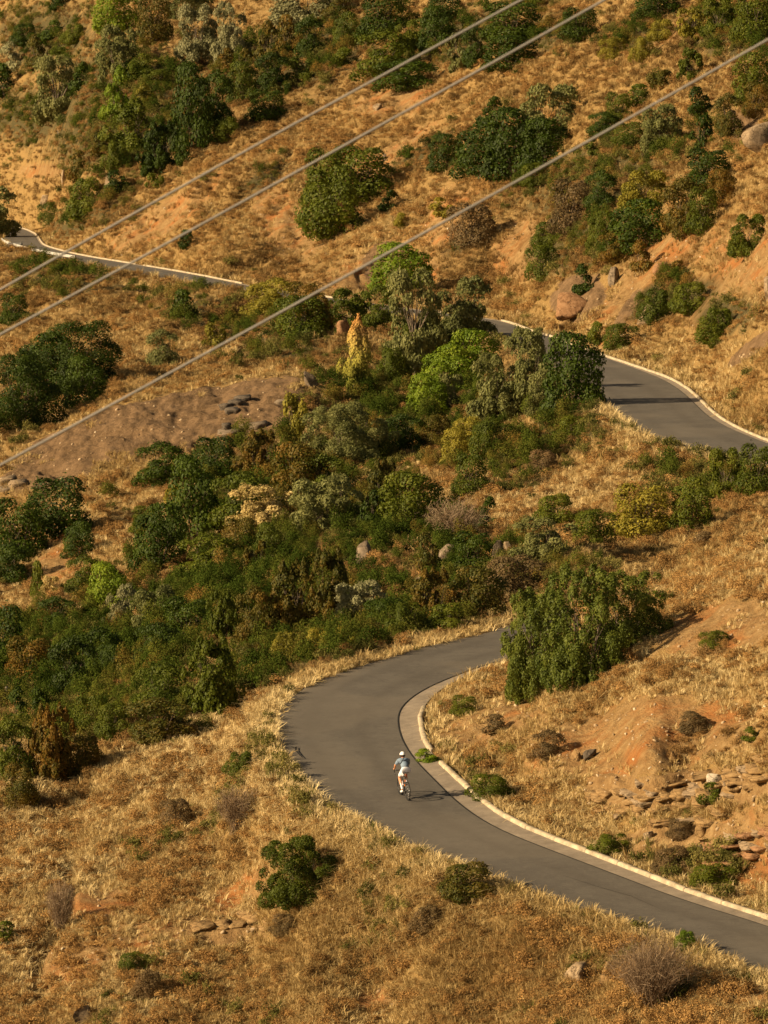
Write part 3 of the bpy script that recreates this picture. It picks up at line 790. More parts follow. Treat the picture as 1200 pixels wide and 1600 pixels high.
# ------------------------------------------------------------------ the bushes and trees one can pick out
PLANTS = [
 # top left of the far slope
 (148,218,-14,52,'bright','low','feathery bright green tree at the very top, above the grey-green tree with a thin trunk','tree'),
 (214,268,-6,68,'rust','dense','brownish dark tree beside the bright green one at the top of the slope','tree'),
 (150,212,45,115,'olive','airy','pale grey-green tree with a thin trunk under the bright green treetop','tree',1,140),
 (276,340,12,80,'silver','airy','silver-leaved tree with a slanting pale trunk, the left half of the silver pair','tree',1,108),
 (334,388,14,100,'silver','airy','silver-leaved tree, right half of the silver pair with its bright crown to the ground','tree'),
 (262,330,-20,34,'olive','airy','dull grey-green tree cut by the top edge, behind the silver pair','tree'),
 (55,130,92,178,'olive','airy','lone grey-green tree with a dark forked trunk on a grassy step of the slope','tree',1,206),
 (-2,38,70,114,'silver','dense','round pale grey bush cut by the left edge, high on the slope','bush'),
 (-14,26,104,152,'dark','dense','dark bush just under the round pale grey bush at the left edge','bush'),
 (-90,-14,100,215,'dark','dense','dark tree outside the left edge whose shade falls into the picture','tree'),
 (40,76,58,106,'rust','dense','narrow brownish green bush between the pale grey bush and the lone forked tree','bush'),
 (18,60,40,74,'dark','low','flat dark scrub patch on the upper left slope, the left one of two','bush'),
 (58,98,36,70,'dark','low','flat dark scrub patch on the upper left slope, right beside a similar one','bush'),
 (98,142,42,70,'green','low','low green bush left of the grey-green tree with a thin trunk','bush'),
 (78,110,-4,18,'dark','dense','small dark bush touching the top edge at the far left','bush'),
 (78,118,68,86,'green','low','flat green patch of scrub above the lone forked tree','bush'),
 (110,142,100,142,'dark','dense','dark bush squeezed between the lone forked tree and the thin-trunked one','bush'),
 (192,240,88,128,'green','dense','dark olive bush right of the thin-trunked grey-green tree','bush'),
 (192,222,100,132,'dark','dense','small black-green bush in the shade under the grey-green tree','bush'),
 (218,266,112,140,'green','dense','low round green bush on the bare ground left of the dark thicket','bush'),
 (157,212,110,190,'bright','tall','light green sapling with a pointed top above the mid-green bush','tree'),
 (202,242,136,176,'lime','tall','light green leafy bush leaning against the dark thicket','bush'),
 (166,256,160,238,'green','tall','broad mid-green bush below the light green sapling','bush'),
 (268,336,104,236,'dark','dense','tall dark evergreen in the middle of the thicket, its left half','tree'),
 (310,364,116,205,'dark','dense','dark evergreen forming the right shoulder of the thicket','tree'),
 (222,284,196,272,'dark','upright','blackish pointed evergreen at the foot of the thicket','tree'),
 (275,300,215,258,'dark','dense','small black-green bush at the right foot of the pointed evergreen','bush'),
 (338,366,78,112,'rust','dense','rust-coloured bush below the silver pair of trees','bush'),
 (364,398,80,118,'rust','dense','rust-brown bush right of the silver pair, second of two','bush'),
 (356,404,100,160,'green','dense','yellowish green bush between the thicket and the dark row of bushes','bush'),
 (400,452,86,142,'dark','dense','dark green bush at the upper edge of the bare orange slope','bush'),
 (388,446,144,190,'dark','dense','dark green bush right above the topmost cable near the thicket','bush'),
 (332,374,186,224,'green','dense','small green bush on the grass just right of the thicket','bush'),
 (168,202,272,306,'dark','dense','small round dark bush below the thicket, above the upper road','bush'),
 (228,256,276,298,'green','low','tiny green bush right of the small round dark one','bush'),
 (105,136,238,284,'rust','dense','olive-brown bush beside a pale rock above the orange bank','bush'),
 (142,178,208,244,'rust','dense','brown-green bush at the left foot of the broad mid-green bush','bush'),
 (158,204,226,272,'green','low','grassy green bush under the broad mid-green bush','bush'),
 (104,164,284,345,'green','low','light green weeds in a hollow above the hairpin','bush'),
 (60,104,318,350,'green','low','green weeds beside the far end of the upper road','bush'),
 (-62,24,298,372,'olive','airy','grey-green tree at the left edge leaning over the upper road','tree'),
 (280,304,364,392,'dark','dense','small round green bush just above the upper road between two cables','bush'),
 (428,530,-20,40,'silver','airy','silver-grey treetop cut by the top edge, the widest of the silver ones','tree'),
 (396,436,36,96,'rust','dense','rust and green bush left of the bright dark-green one near the top','bush'),
 (432,466,28,84,'rust','dense','brownish bush below the widest silver treetop','bush'),
 (462,506,34,94,'dark','dense','bright-edged dark green bush standing alone below the silver treetop','bush'),
 (450,488,92,128,'green','low','low green bush at the top of the grassy bank, left of the pale rock','bush'),
 (518,562,24,78,'green','dense','mid-green bush in the upper row, second right of the silver treetop','bush'),
 (505,550,-12,34,'rust','dense','brownish treetop cut by the top edge right of the silver one','tree'),
 (562,634,-14,62,'dark','dense','dark evergreen at the top edge above the big round bush','tree'),
 (520,560,78,104,'green','low','low green scrub left of the big round bush below the top row','bush'),
 (558,642,52,126,'green','dense','big round olive-green bush just above the topmost cable','bush'),
 (618,668,34,86,'green','airy','paler green bush behind the big round one','bush'),
 (655,712,14,80,'dark','dense','dark evergreen right behind the big round bush, near the topmost cable','tree'),
 (586,680,96,142,'dark','dense','spreading dark green bush hanging just under the topmost cable','bush'),
 (668,724,-12,40,'dark','dense','dark bush at the top edge, crossed by nothing, left of the topmost cable','bush'),
 (700,740,54,110,'olive','airy','grey-green bush between the two upper cables','bush'),
 (722,764,44,104,'dark','dense','dark bush right of the grey-green one between the upper cables','bush'),
 (752,848,8,66,'dark','dense','dark green bush between the two upper cables, the widest there','bush'),
 (756,840,60,110,'dark','dense','dark green bush crossed by the middle cable, with a black shade on its right','bush'),
 (800,846,-14,8,'green','low','low green scrub cut by the top edge above the middle cable','bush'),
 # top right
 (878,934,16,62,'dark','dense','dark bush just right of the middle cable near the top edge','bush'),
 (990,1062,-16,28,'dark','dense','dark green bush hanging from the top edge right of the cables','bush'),
 (1098,1150,2,62,'green','airy','green bush in the upper right corner, left one of two','bush'),
 (1146,1210,-14,66,'green','dense','green bush in the upper right corner touching the frame','bush'),
 (1060,1100,18,60,'lime','airy','yellow-green bush left of the green pair in the upper right corner','bush'),
 (936,980,62,94,'lime','low','yellowish weeds on the upper right slope, left of three clumps','bush'),
 (984,1026,62,100,'lime','low','yellowish weeds on the upper right slope, middle clump of three','bush'),
 (1012,1056,34,66,'lime','low','yellowish weeds on the upper right slope, highest clump of three','bush'),
 (1060,1096,78,122,'green','airy','olive bush standing over the lowest cable at upper right','bush'),
 (1012,1052,112,140,'rust','low','rust-tinted scrub just above the lowest cable','bush'),
 (1146,1206,86,160,'green','dense','green bush at the right edge just under the lowest cable','bush'),
 (1118,1160,150,214,'rust','dense','rusty bush left of the big pale boulder','bush'),
 (1160,1206,136,186,'rust','dense','rusty bush right above the big pale boulder','bush'),
 # the big bush right of the middle
 (670,724,214,268,'dark','dense','small round dark bush at the left tip of the largest evergreen bush','bush'),
 (806,902,140,232,'olive','airy','grey-green tree growing out of the right end of the largest evergreen bush','tree'),
 (748,788,154,196,'dark','dense','little dome-shaped bush on the upper rim of the largest evergreen bush','bush'),
 (712,892,170,284,'dark','dense','largest evergreen bush on the far slope, above the lowest cable','bush',0,0,[(708,800,196,278),(755,850,176,280),(816,892,188,262)]),
 (918,964,178,214,'dark','dense','dark bush touching the lowest cable, left of a row of three','bush'),
 (944,986,148,196,'green','dense','dark bush in a row of three above the lowest cable, the middle one','bush'),
 (978,1016,134,166,'green','dense','dark bush in a row of three above the lowest cable, the upper one','bush'),
 (916,944,220,246,'green','low','small green bush below the lowest cable, left of the dark round one','bush'),
 (958,1008,194,230,'green','dense','dark green low bush left of the round grey-green one','bush'),
 (1004,1064,168,238,'olive','airy','round grey-green bush below the lowest cable on the right','bush'),
 (1076,1112,140,186,'dark','dense','dark green bush, upper half of the tall dark pair right of the grey-green one','bush'),
 (1078,1112,182,236,'dark','tall','narrow dark green bush, lower half of the tall dark pair','bush'),
 (812,856,258,294,'green','low','small green bush peeping out under the lowest cable','bush'),
 (970,1042,274,334,'lime','airy','light yellowish-leaved bush in the middle of the right-hand thicket','bush'),
 (1068,1142,238,300,'dark','dense','dark green bush at the upper end of the right-hand thicket','bush'),
 (1104,1150,268,322,'rust','dense','rust-tinted bush right of the dark upper end of the thicket','bush'),
 (1036,1104,288,372,'rust','dense','rust and green bush on the right side of the thicket','bush'),
 (1074,1122,300,368,'green','dense','green bush under the dark upper end of the thicket','bush'),
 (948,1042,318,398,'dark','dense','broad dark green bush at the heart of the right-hand thicket','bush'),
 (914,962,270,332,'dark','dense','dark bush standing alone left of the light yellowish-leaved one','bush'),
 (860,926,286,366,'brown','dense','brown half-dry bush left of the right-hand thicket','bush'),
 (918,962,334,388,'green','dense','dark green bush at the left end of the thicket above the road','bush'),
 (934,984,364,414,'rust','dense','rust-tinted bush at the foot of the thicket, left one','bush'),
 (984,1022,382,428,'rust','dense','rust-tinted bush at the foot of the thicket above the red rock','bush'),
 (830,880,350,392,'green','low','grassy green weeds below the brown half-dry bush','bush'),
 (822,876,386,440,'green','low','tall green weeds on the bank above the road bend','bush'),
 (896,930,416,460,'dark','dense','small dark green shrub growing on the smooth orange rock','bush'),
 (1042,1074,410,438,'rust','low','small rusty shrub on the pale rock band','bush'),
 (1140,1196,340,402,'green','airy','loose green bush on the right edge of the rocky bank','bush'),
 (1000,1058,458,506,'green','low','green weeds on the cut bank above the road, left patch','bush'),
 (1048,1110,444,490,'green','low','green weeds on the cut bank above the road, right patch','bush'),
 (944,996,508,548,'green','low','bright green weeds right behind the kerb of the middle road','bush'),
 (1084,1156,486,540,'green','low','green weeds on the bank near the right edge','bush'),
 (918,950,508,542,'green','low','dark weeds in the crook of the kerb of the middle road','bush'),  # leaves put where the wall only lies in shade
 (700,772,322,386,'brown','low','brownish green scrub patch on the slope below the lowest cable','bush'),
 (592,624,300,330,'dark','dense','small round green bush right of the solitary broad bush','bush'),
 (616,640,338,360,'lime','low','tiny yellow-green plant below the solitary broad bush','bush'),
 (674,712,312,342,'lime','low','small yellow-green weeds touching the lowest cable','bush'),
 (470,612,236,374,'green','dense','solitary broad willow-green bush on the orange slope','bush',0,0,[(470,566,268,372),(508,612,236,318),(474,540,240,330)]),
 # the trees by the bend of the upper road
 (580,680,384,456,'bright','dense','bright green round tree standing behind the grey-green one at the bend','tree'),
 (604,696,426,540,'olive','airy','grey-green tree with a dark trunk in front of the bright green round tree','tree',1,592),
 (676,768,440,540,'olive','airy','dark grey-green spreading tree beside the start of the visible middle road','tree'),
 (640,780,518,650,'bright','dense','large-leaved vivid green tree below the grey-green ones','tree',0,0,[(700,780,518,596),(655,738,545,618),(636,702,588,648)]),
 (530,580,500,612,'tip','tall','slim yellow tree with an orange tip','tree',1,625),
 (738,878,520,665,'olive','airy','big grey-green bush in front of the middle road','bush',0,0,[(790,880,520,640),(736,820,560,662),(812,850,516,560)]),
 (850,944,524,645,'dark','dense','dark shaded tree right of the big grey-green bush beside the road','tree'),
 (822,882,586,652,'olive','airy','small round grey bush in front of the dark shaded tree','bush'),
 (684,724,590,646,'olive','airy','small grey bush at the foot of the vivid green tree','bush'),
 (470,520,460,520,'rust','low','brownish scrub at the lower edge of the upper road','bush'),
 (398,462,438,492,'lime','dense','yellow-green bush hiding the upper road right of the visible kerb','bush'),
 (448,500,446,500,'rust','dense','brownish green bush under the lowest cable at the upper road','bush'),
 (512,580,456,516,'green','airy','dull green bush between the upper road and the reddish boulder','bush'),
 (566,618,450,520,'green','dense','green bush at the left foot of the bright green round tree','bush'),
 (610,680,500,580,'green','low','green scrub under the grey-green tree with a dark trunk','bush'),
 (700,760,655,700,'lime','low','yellow-green scrub below the big grey-green bush','bush'),
 (656,706,652,700,'rust','low','olive-brown scrub under the vivid green tree','bush'),
 (584,640,548,606,'green','low','green scrub right behind the slim yellow tree','bush'),
 (478,604,638,724,'olive','airy','wide grey-green olive-like tree above the gully','tree'),
 (600,662,650,704,'dark','dense','dark green bush right of the wide grey-green tree','bush'),
 (440,480,620,690,'lime','low','yellowish green bush left of the wide grey-green tree','bush'),
 (268,306,456,500,'dark','dense','small dark bush on the grass below the upper road','bush'),
 (230,278,518,574,'olive','dense','blue-green little tree on the grass above the lowest cable','tree'),
 (318,352,508,548,'lime','low','yellow-green bush right above the lowest cable, left of the weeds','bush'),
 (376,444,450,500,'lime','low','yellow-green weeds along the lower edge of the upper road','bush'),
 (430,512,466,530,'green','low','dull green scrub below the upper road, right of the yellow-green weeds','bush'),
 (0,44,462,508,'dark','dense','dark bush at the left edge between two cables','bush'),
 (-14,190,508,676,'dark','dense','huge dark evergreen bush at the left edge below the upper road','bush',0,0,[(-20,96,560,676),(70,188,508,612),(20,120,528,632),(100,170,560,636)]),
 # gully, upper part
 (214,288,694,760,'dark','dense','dark round bush in front of the grey rock slab','bush'),
 (298,374,686,752,'dark','dense','dark tree breaking the lower edge of the grey rock slab','tree'),
 (260,346,716,846,'dark','dense','tall dark evergreen right of the round bush under the slab','tree'),
 (330,420,742,830,'green','dense','dark olive bush right of the tall evergreen','bush'),
 (374,444,676,750,'rust','upright','rust and olive bush with upright shoots above the yellow one','bush'),
 (426,506,696,786,'rust','dense','rust-green bush under the wide grey-green tree, left side','bush'),
 (470,540,712,786,'green','dense','dark green bush directly under the wide grey-green tree','bush'),
 (362,464,764,832,'yellow','airy','pale yellow-leaved bush in the middle of the gully','bush'),
 (458,562,748,836,'olive','airy','pale olive bush right of the yellow-leaved one','bush'),
 (258,288,760,800,'lime','airy','light green bush at the left foot of the tall evergreen','bush'),
 (-12,142,750,866,'dark','dense','big dark evergreen bush at the left edge under the grey slab','bush',0,0,[(-14,70,786,880),(40,142,750,838)]),
 (96,148,818,872,'dark','dense','dark round bush on the bare reddish patch','bush'),
 (-24,46,852,912,'dark','dense','dark bush at the left edge beside the reddish bare patch','bush'),
 (204,258,796,838,'green','dense','olive bush just above the bright-edged evergreen','bush'),
 (208,292,796,892,'dark','dense','bright-edged dark evergreen in the gully, left of the olive bush','tree'),
 (280,372,838,906,'green','dense','mid-green bush below the tall evergreen','bush'),
 (344,404,812,874,'rust','dense','brownish green bush above the mid-green one','bush'),
 (398,446,820,880,'green','dense','dull green bush under the yellow-leaved one','bush'),
 (380,420,850,902,'rust','upright','rust-coloured slender bush in the gully','bush'),
 (572,630,722,806,'rust','upright','rust-tinted upright bush right of the pale olive one','bush'),
 (594,690,740,828,'green','dense','deep green bush right of the rust-tinted upright one','bush'),
 (560,600,770,836,'dark','dense','narrow dark bush between the pale olive bush and the rust-tinted one','bush'),
 (706,762,712,774,'green','dense','dark green bush at the edge of the brown grass slope','bush'),
 (690,740,672,724,'lime','dense','yellow-green bush above the dark one at the edge of the brown grass','bush'),
 (735,800,660,720,'green','low','green scrub under the big grey-green bush','bush'),
 (744,778,780,826,'dark','dense','small black-green bush on the brown grass slope','bush'),
 (822,874,706,740,'brown','low','low dark scrub in the middle of the brown grass slope','bush'),
 (654,688,836,902,'rust','dense','narrow olive-brown bush right of the grey boulder','bush'),
 (706,770,836,898,'dark','dense','round dark green bush between the grey boulder and the small rocks','bush'),
 (660,764,778,858,'twig','twig','greyish leafless thicket above the round dark green bush','bush'),
 (690,720,800,850,'rust','low','rust-coloured shoots inside the leafless thicket','bush'),
 (420,548,864,996,'rust','upright','large rust and green bush with upright shoots behind the road bend','bush',0,0,[(420,500,880,990),(476,548,862,975)]),
 (526,604,910,974,'silver','airy','small silvery bush among the rusty ones behind the road bend','bush'),
 (572,640,936,984,'dark','low','dark bush in the shade right of the silvery one','bush'),
 (640,716,892,980,'rust','upright','rust-tinted bush behind the road, right of the silvery bush','bush'),
 (706,790,888,968,'rust','dense','brown-rust bush behind the road near the big juniper','bush'),
 (756,850,876,940,'brown','low','brown tangled scrub above the big juniper on its left','bush'),
 (804,900,812,880,'olive','airy','grey-green thin thicket above the big juniper','bush'),
 (836,900,776,824,'green','low','dull green scrub on the grass slope above the grey thicket','bush'),
 (896,960,800,850,'green','low','dark scrub left of the yellow-green bush','bush'),
 (956,1048,760,838,'lime','dense','bright yellow-green bush on the slope right of the middle','bush'),
 (1046,1112,752,828,'green','dense','bluish green bush right of the bright yellow-green one','bush'),
 (1106,1164,706,780,'green','airy','green bush at the near edge of the middle road, left one','bush'),
 (1152,1212,702,776,'green','dense','green bush at the right edge under the middle road','bush'),
 (868,930,652,690,'green','low','green weeds at the grassy tip beside the shaded tree','bush'),
 (785,1042,895,1090,'juniper','tufty','big juniper bush on the inside of the near bend','bush',0,0,[(788,900,925,1080),(838,985,893,1068),(915,1042,898,1008),(792,852,1000,1094),(786,860,930,1030)]),
 # gully, lower part
 (-40,44,950,1048,'dark','dense','black-green evergreen at the left edge, darkest of the gully','tree'),
 (136,206,884,962,'bright','dense','fresh green bush above the two silver ones','bush'),
 (104,156,872,930,'green','dense','olive green bush left of the fresh green one','bush'),
 (164,214,920,990,'silver','airy','silver pointed bush in the gully, left and brighter of two','bush'),
 (208,282,918,988,'olive','airy','grey-green bush right beside the silver pointed one','bush'),
 (60,122,938,990,'dark','dense','dark bush left of the silver pointed one','bush'),
 (66,94,902,932,'yellow','airy','small yellowish plant on the reddish bare patch','bush'),
 (48,72,880,936,'green','dense','narrow olive bush on the reddish bare patch','bush'),
 (76,190,984,1090,'dark','dense','largest bright-rimmed evergreen bush of the lower gully','bush',0,0,[(78,150,1000,1092),(118,190,984,1066)]),
 (8,82,998,1072,'rust','dense','olive bush right of the black-green evergreen','bush'),
 (150,192,1010,1064,'dark','dense','dark bush at the right shoulder of the largest evergreen bush of the gully','bush'),
 (208,280,976,1040,'dark','dense','dark green bush right under the grey-green one','bush'),
 (252,334,938,1010,'dark','dense','black-green bush in the middle of the lower gully','bush'),
 (326,374,926,1000,'green','upright','dark olive upright bush left of the large rust and green bush','bush'),
 (368,424,920,1010,'rust','dense','rusty brown bush at the left of the large rust and green one','bush'),
 (10,50,1076,1136,'dark','dense','round vivid dark bush beside pale stones at the left edge','bush'),
 (46,74,1076,1122,'dark','dense','small dark bush touching the round vivid one near the left edge','bush'),
 (214,292,1040,1112,'green','dense','soft green bush under the pale bare spot of the gully','bush'),
 (112,168,1090,1150,'green','dense','dull green bush left of the rusty one near the grass edge','bush'),
 (150,206,1100,1156,'green','low','low dark green bush beside the dull green one','bush'),
 (198,302,1094,1160,'rust','dense','rust-yellow bush at the edge of the foreground grass','bush'),
 (286,372,1000,1112,'green','upright','tall dark olive bush at the edge of the foreground grass','bush'),
 (40,112,1104,1220,'rust','upright','rust-green bush at the lower left end of the gully','bush'),
 (-14,52,1128,1216,'green','dense','green bush at the left edge at the lower end of the gully','bush'),
 (100,166,1150,1210,'rust','low','brownish scrub between the gully and the foreground grass','bush'),
 (0,60,1196,1262,'rust','low','olive-brown scrub at the left edge above the foreground grass','bush'),
 (368,420,1006,1056,'rust','low','rusty scrub behind the yellow-green roadside weeds','bush'),
 (420,474,990,1042,'lime','low','yellow-green roadside weeds at the outside of the bend, left clump','bush'),
 (474,524,984,1030,'lime','low','yellow-green roadside weeds at the outside of the bend, middle clump','bush'),
 (520,560,982,1018,'lime','low','yellow-green roadside weeds at the outside of the bend, right clump','bush'),
 (600,668,946,996,'green','low','dull green weeds behind the bend, right of the yellow-green ones','bush'),
 (664,732,946,988,'green','low','green weeds behind the bend nearest to the big juniper','bush'),
 # the near slope
 (408,528,1314,1410,'green','airy','dark green lone bush on the dry foreground slope','bush'),
 (328,418,1226,1304,'twig','twig','bare brown bush on the grass left of the road','bush'),
 (68,120,1372,1462,'twig','twig','bare grey bush standing in the foreground grass near the left','bush'),
 (-16,22,1440,1470,'green','dense','green bush cut by the left edge, low in the foreground','bush'),
 (352,408,1178,1212,'green','low','flat green weeds in the pale grass beside the bend','bush'),
 (688,776,1352,1408,'rust','low','olive-brown scrub at the near verge of the road','bush'),
 (945,1090,1462,1580,'twig','twig','wide bare brown bush in the lower right foreground','bush'),
 (1050,1092,1456,1486,'bright','low','vivid green tuft at the near verge of the road','plant'),
 (728,802,1212,1250,'green','low','dark green weeds just behind the kerb right of the cyclist','bush'),
 (650,690,1172,1194,'bright','low','small leafy plant growing in the gap of the kerb','plant'),
 (704,746,1088,1118,'green','dense','small dark green bush on the bank inside the bend','bush'),
 (754,792,1118,1148,'brown','dense','small brown bush on the bank right of the dark green one','bush'),
 (830,882,1144,1188,'brown','dense','round brown bush above the bedded rocks','bush'),
 (918,992,1308,1336,'green','low','green weeds below the bedded rocks behind the kerb','bush'),
 (1062,1108,1114,1146,'brown','dense','dark brown little bush on the near slope at the right','bush'),
 (1094,1140,988,1014,'green','low','low olive bush on the near slope high at the right','bush'),
 (1160,1192,1138,1160,'green','dense','tiny dark green bush on the orange soil near the right edge','bush'),
 (1020,1084,1326,1368,'brown','low','brown-green scrub between the lower rock band and the kerb','bush'),
 (1080,1150,1356,1388,'green','low','green creeping scrub below the lower rock band','bush'),
 (1040,1082,1284,1312,'brown','dense','round brown bush between the two rock bands','bush'),
 (1090,1130,1230,1262,'green','low','green-brown weeds right of the upper rock band','bush'),
 (186,232,1490,1520,'green','low','olive tuft on the foreground slope above a dark hollow','bush'),
 (205,262,1520,1562,'brown','low','reddish brown cushion bush at the lower left','bush'),
 (420,470,1430,1462,'brown','low','brown cushion bush below the dark green lone bush','bush'),
 (250,300,1250,1290,'brown','low','brown cushion bush in the upper left of the foreground slope','bush'),
 (640,700,1418,1456,'brown','low','brown cushion bush in the middle of the near verge','bush'),
 (1085,1120,832,852,'brown','low','dark scrub on the crest of the near slope at the right','bush'),
 (862,910,1296,1302,'dry','low','pale flattened grass clump behind the kerb','grass clump'),
]
for e in PLANTS:
    x0, x1, yt, yb, colr, shape, label, cat = e[:8]
    tr = bool(e[8]) if len(e) > 8 else False
    boxes = e[10] if len(e) > 10 else None
    if tr:
        plant(x0, x1, yt, e[9], colr, shape, label, cat, trunk=True)
    else:
        plant(x0, x1, yt, yb, colr, shape, label, cat, name=(NAMES[colr].replace('_bush', '_tree') if cat == 'tree' else ('roadside_plant' if cat == 'plant' else ('grass_clump' if cat == 'grass clump' else None))), boxes=boxes)

# ------------------------------------------------------------------ kerb stones
MAT_KERB = simple_mat("kerb_concrete", (0.36, 0.295, 0.205), 0.9, 0.1, 0.16, 3.0)
kerb = bpy.data.objects.new("kerb", None); COL.objects.link(kerb); kerb["kind"] = "structure"
def kerb_mesh(seed):
    """unit-length kerb stone along x, chamfered and chipped"""
    r = random.Random(seed)
    V, F = [], []
    xs = [-0.492, -0.47, -0.2, 0.1, 0.3, 0.47, 0.492]
    prof = [(-0.10, -0.12), (-0.095, 0.10), (-0.055, 0.15), (0.10, 0.155), (0.13, 0.12), (0.13, -0.12)]
    for i, x in enumerate(xs):
        e = 0.012 if i in (0, len(xs) - 1) else 0.0
        for j, (a, b) in enumerate(prof):
            jj = r.uniform(-0.008, 0.008) if 0 < j < 5 else 0
            V.append((x, a + (e if a < 0 else -e) + jj, b - (e * 1.5 if b > 0 else 0) + jj * 0.8))
    n = len(prof)
    for i in range(len(xs) - 1):
        for j in range(n - 1): F.append((i * n + j, (i + 1) * n + j, (i + 1) * n + j + 1, i * n + j + 1))
    for base in (0, (len(xs) - 1) * n):
        a = base
        q = [(a, a + 1, a + 4, a + 5), (a + 1, a + 2, a + 3, a + 4)]
        F += q if base == 0 else [t[::-1] for t in q]
    return mesh_obj("kerb_stone", V, F, MAT_KERB, None, False, False)
KM = [kerb_mesh(k) for k in range(6)]
KD = densify(RK, 6)
ks = np.r_[0, np.cumsum(np.linalg.norm(np.diff(KD, axis=0), axis=1))]
def kerb_run(s0, s1):
    s = s0
    while s < s1:
        L = min(random.choice([0.98, 1.0, 1.95, 2.0, 2.02, 2.0]), s1 - s + 0.3)
        a = np.array([np.interp(s, ks, KD[:, i]) for i in range(3)]); b = np.array([np.interp(s + L, ks, KD[:, i]) for i in range(3)])
        px, py = proj(*((a + b) / 2))
        s += L
        if not (-60 < px < 1300): continue
        if 655 < px < 683 and 1172 < py < 1206: continue            # the broken gap where a plant grows
        if 1040 > py > 720 and px > 792: continue                    # behind the spur
        if 1062 < py < 1118 and px > 664 or 1030 < py < 1064 and px > 690: continue      # overgrown
        if (378 < px < 484 or 522 < px < 672 or 690 < px < 780) and py < 506: continue
        if 214 < px < 226 and py < 430: continue
        c = (a + b) / 2; d = b - a
        o = bpy.data.objects.new("kerb_stone", random.choice(KM)); COL.objects.link(o); o.parent = kerb
        o.location = c + np.array([random.uniform(-.01, .01), random.uniform(-.01, .01), random.uniform(-0.02, 0.008)])
        far = c[1] > 200
        o.scale = (np.linalg.norm(d), 0.85, 0.85)
        o.rotation_euler = (random.uniform(-.05, .05), math.atan2(d[2], math.hypot(d[0], d[1])) + random.uniform(-.004, .004), math.atan2(d[1], d[0]) + math.pi + random.uniform(-.012, .012))
kerb_run(0, ks[-1] - 3)

# ------------------------------------------------------------------ ground cover: one object per kind, scattered on the ground
HID = bpy.data.collections.new("ground_cover_sources")

def blades_mesh(name, seed, n, h, r0, wid, lean, mat):
    r = np.random.default_rng(seed); V, F, T = [], [], []
    for i in range(n):
        th = r.uniform(0, 6.283); rr = r0 * math.sqrt(r.uniform()); b = np.array([rr * math.cos(th), rr * math.sin(th), -0.04])
        a2 = th + r.normal() * 0.6; ln = abs(r.normal()) * lean + 0.1; hh = h * r.uniform(0.55, 1.1)
        dirv = np.array([math.cos(a2), math.sin(a2), 0.0]); sd = np.array([-math.sin(a2 + 0.7), math.cos(a2 + 0.7), 0]) * wid * r.uniform(0.7, 1.3)
        m = b + dirv * ln * hh * 0.35 + np.array([0, 0, hh * 0.62]); e = b + dirv * ln * hh * 1.0 + np.array([0, 0, hh * (1.0 - 0.35 * ln)])
        k = len(V); V += [b - sd / 2, b + sd / 2, m + sd * 0.42, m - sd * 0.42, e + sd * 0.15, e - sd * 0.15]
        F += [(k, k + 1, k + 2, k + 3), (k + 3, k + 2, k + 4, k + 5)]; T += [r.uniform()] * 6
    me = mesh_obj(name, np.array(V), np.array(F), mat, None, False, False); vattr(me, "tone", T)
    return me

def cushion_mesh(name, seed, n, leaf, mat, flat=0.6, up=0.6):
    r = np.random.default_rng(seed)
    nl = 7
    c = np.stack([r.uniform(-.3, .3, nl), r.uniform(-.3, .3, nl), r.uniform(0.05, .3, nl)], 1); rs = r.uniform(.16, .30, nl)
    k = r.integers(0, nl, n); d = unit(r.normal(size=(n, 3)) + np.array([0, 0, 0.5])); d[:, 2] = np.abs(d[:, 2])
    p = c[k] + d * (rs[k] * r.uniform(0.6, 1.1, n))[:, None]; p[:, 2] *= flat / 0.55
    nr = unit(d + r.normal(size=(n, 3)) * 0.5); t = r.normal(size=(n, 3)) * 0.6 + np.array([0, 0, up]); t = unit(t - (t * nr).sum(1, keepdims=True) * nr * 0.8)
    L = leaf * r.uniform(0.6, 1.4, n)
    v, f = leaf_quads(p, t, nr, L, L * 0.42)
    me = mesh_obj(name, v, f, mat, None, False, False); vattr(me, "tone", np.repeat(r.uniform(0, 1, n), 4))
    return me

def cover_mat(name, stops, trans=0.2):
    """colour from the tuft's own tint and each blade's tone"""
    t = NT(name)
    tone = t.attr("tone")["Fac"]
    ti = t.n("Attribute", attribute_name="tint", attribute_type='INSTANCER').outputs["Fac"]
    k = t.math('ADD', t.math('MULTIPLY', ti, 0.80), t.math('MULTIPLY', tone, 0.20))
    c = t.ramp(k, stops)
    b = t.n("BsdfDiffuse"); t.t.links.new(c, b.inputs[0])
    tr = t.n("BsdfTranslucent"); t.t.links.new(c, tr.inputs[0])
    mx = t.n("MixShader"); mx.inputs[0].default_value = trans
    t.t.links.new(b.outputs[0], mx.inputs[1]); t.t.links.new(tr.outputs[0], mx.inputs[2])
    t.t.links.new(mx.outputs[0], t.out.inputs[0])
    return t.m

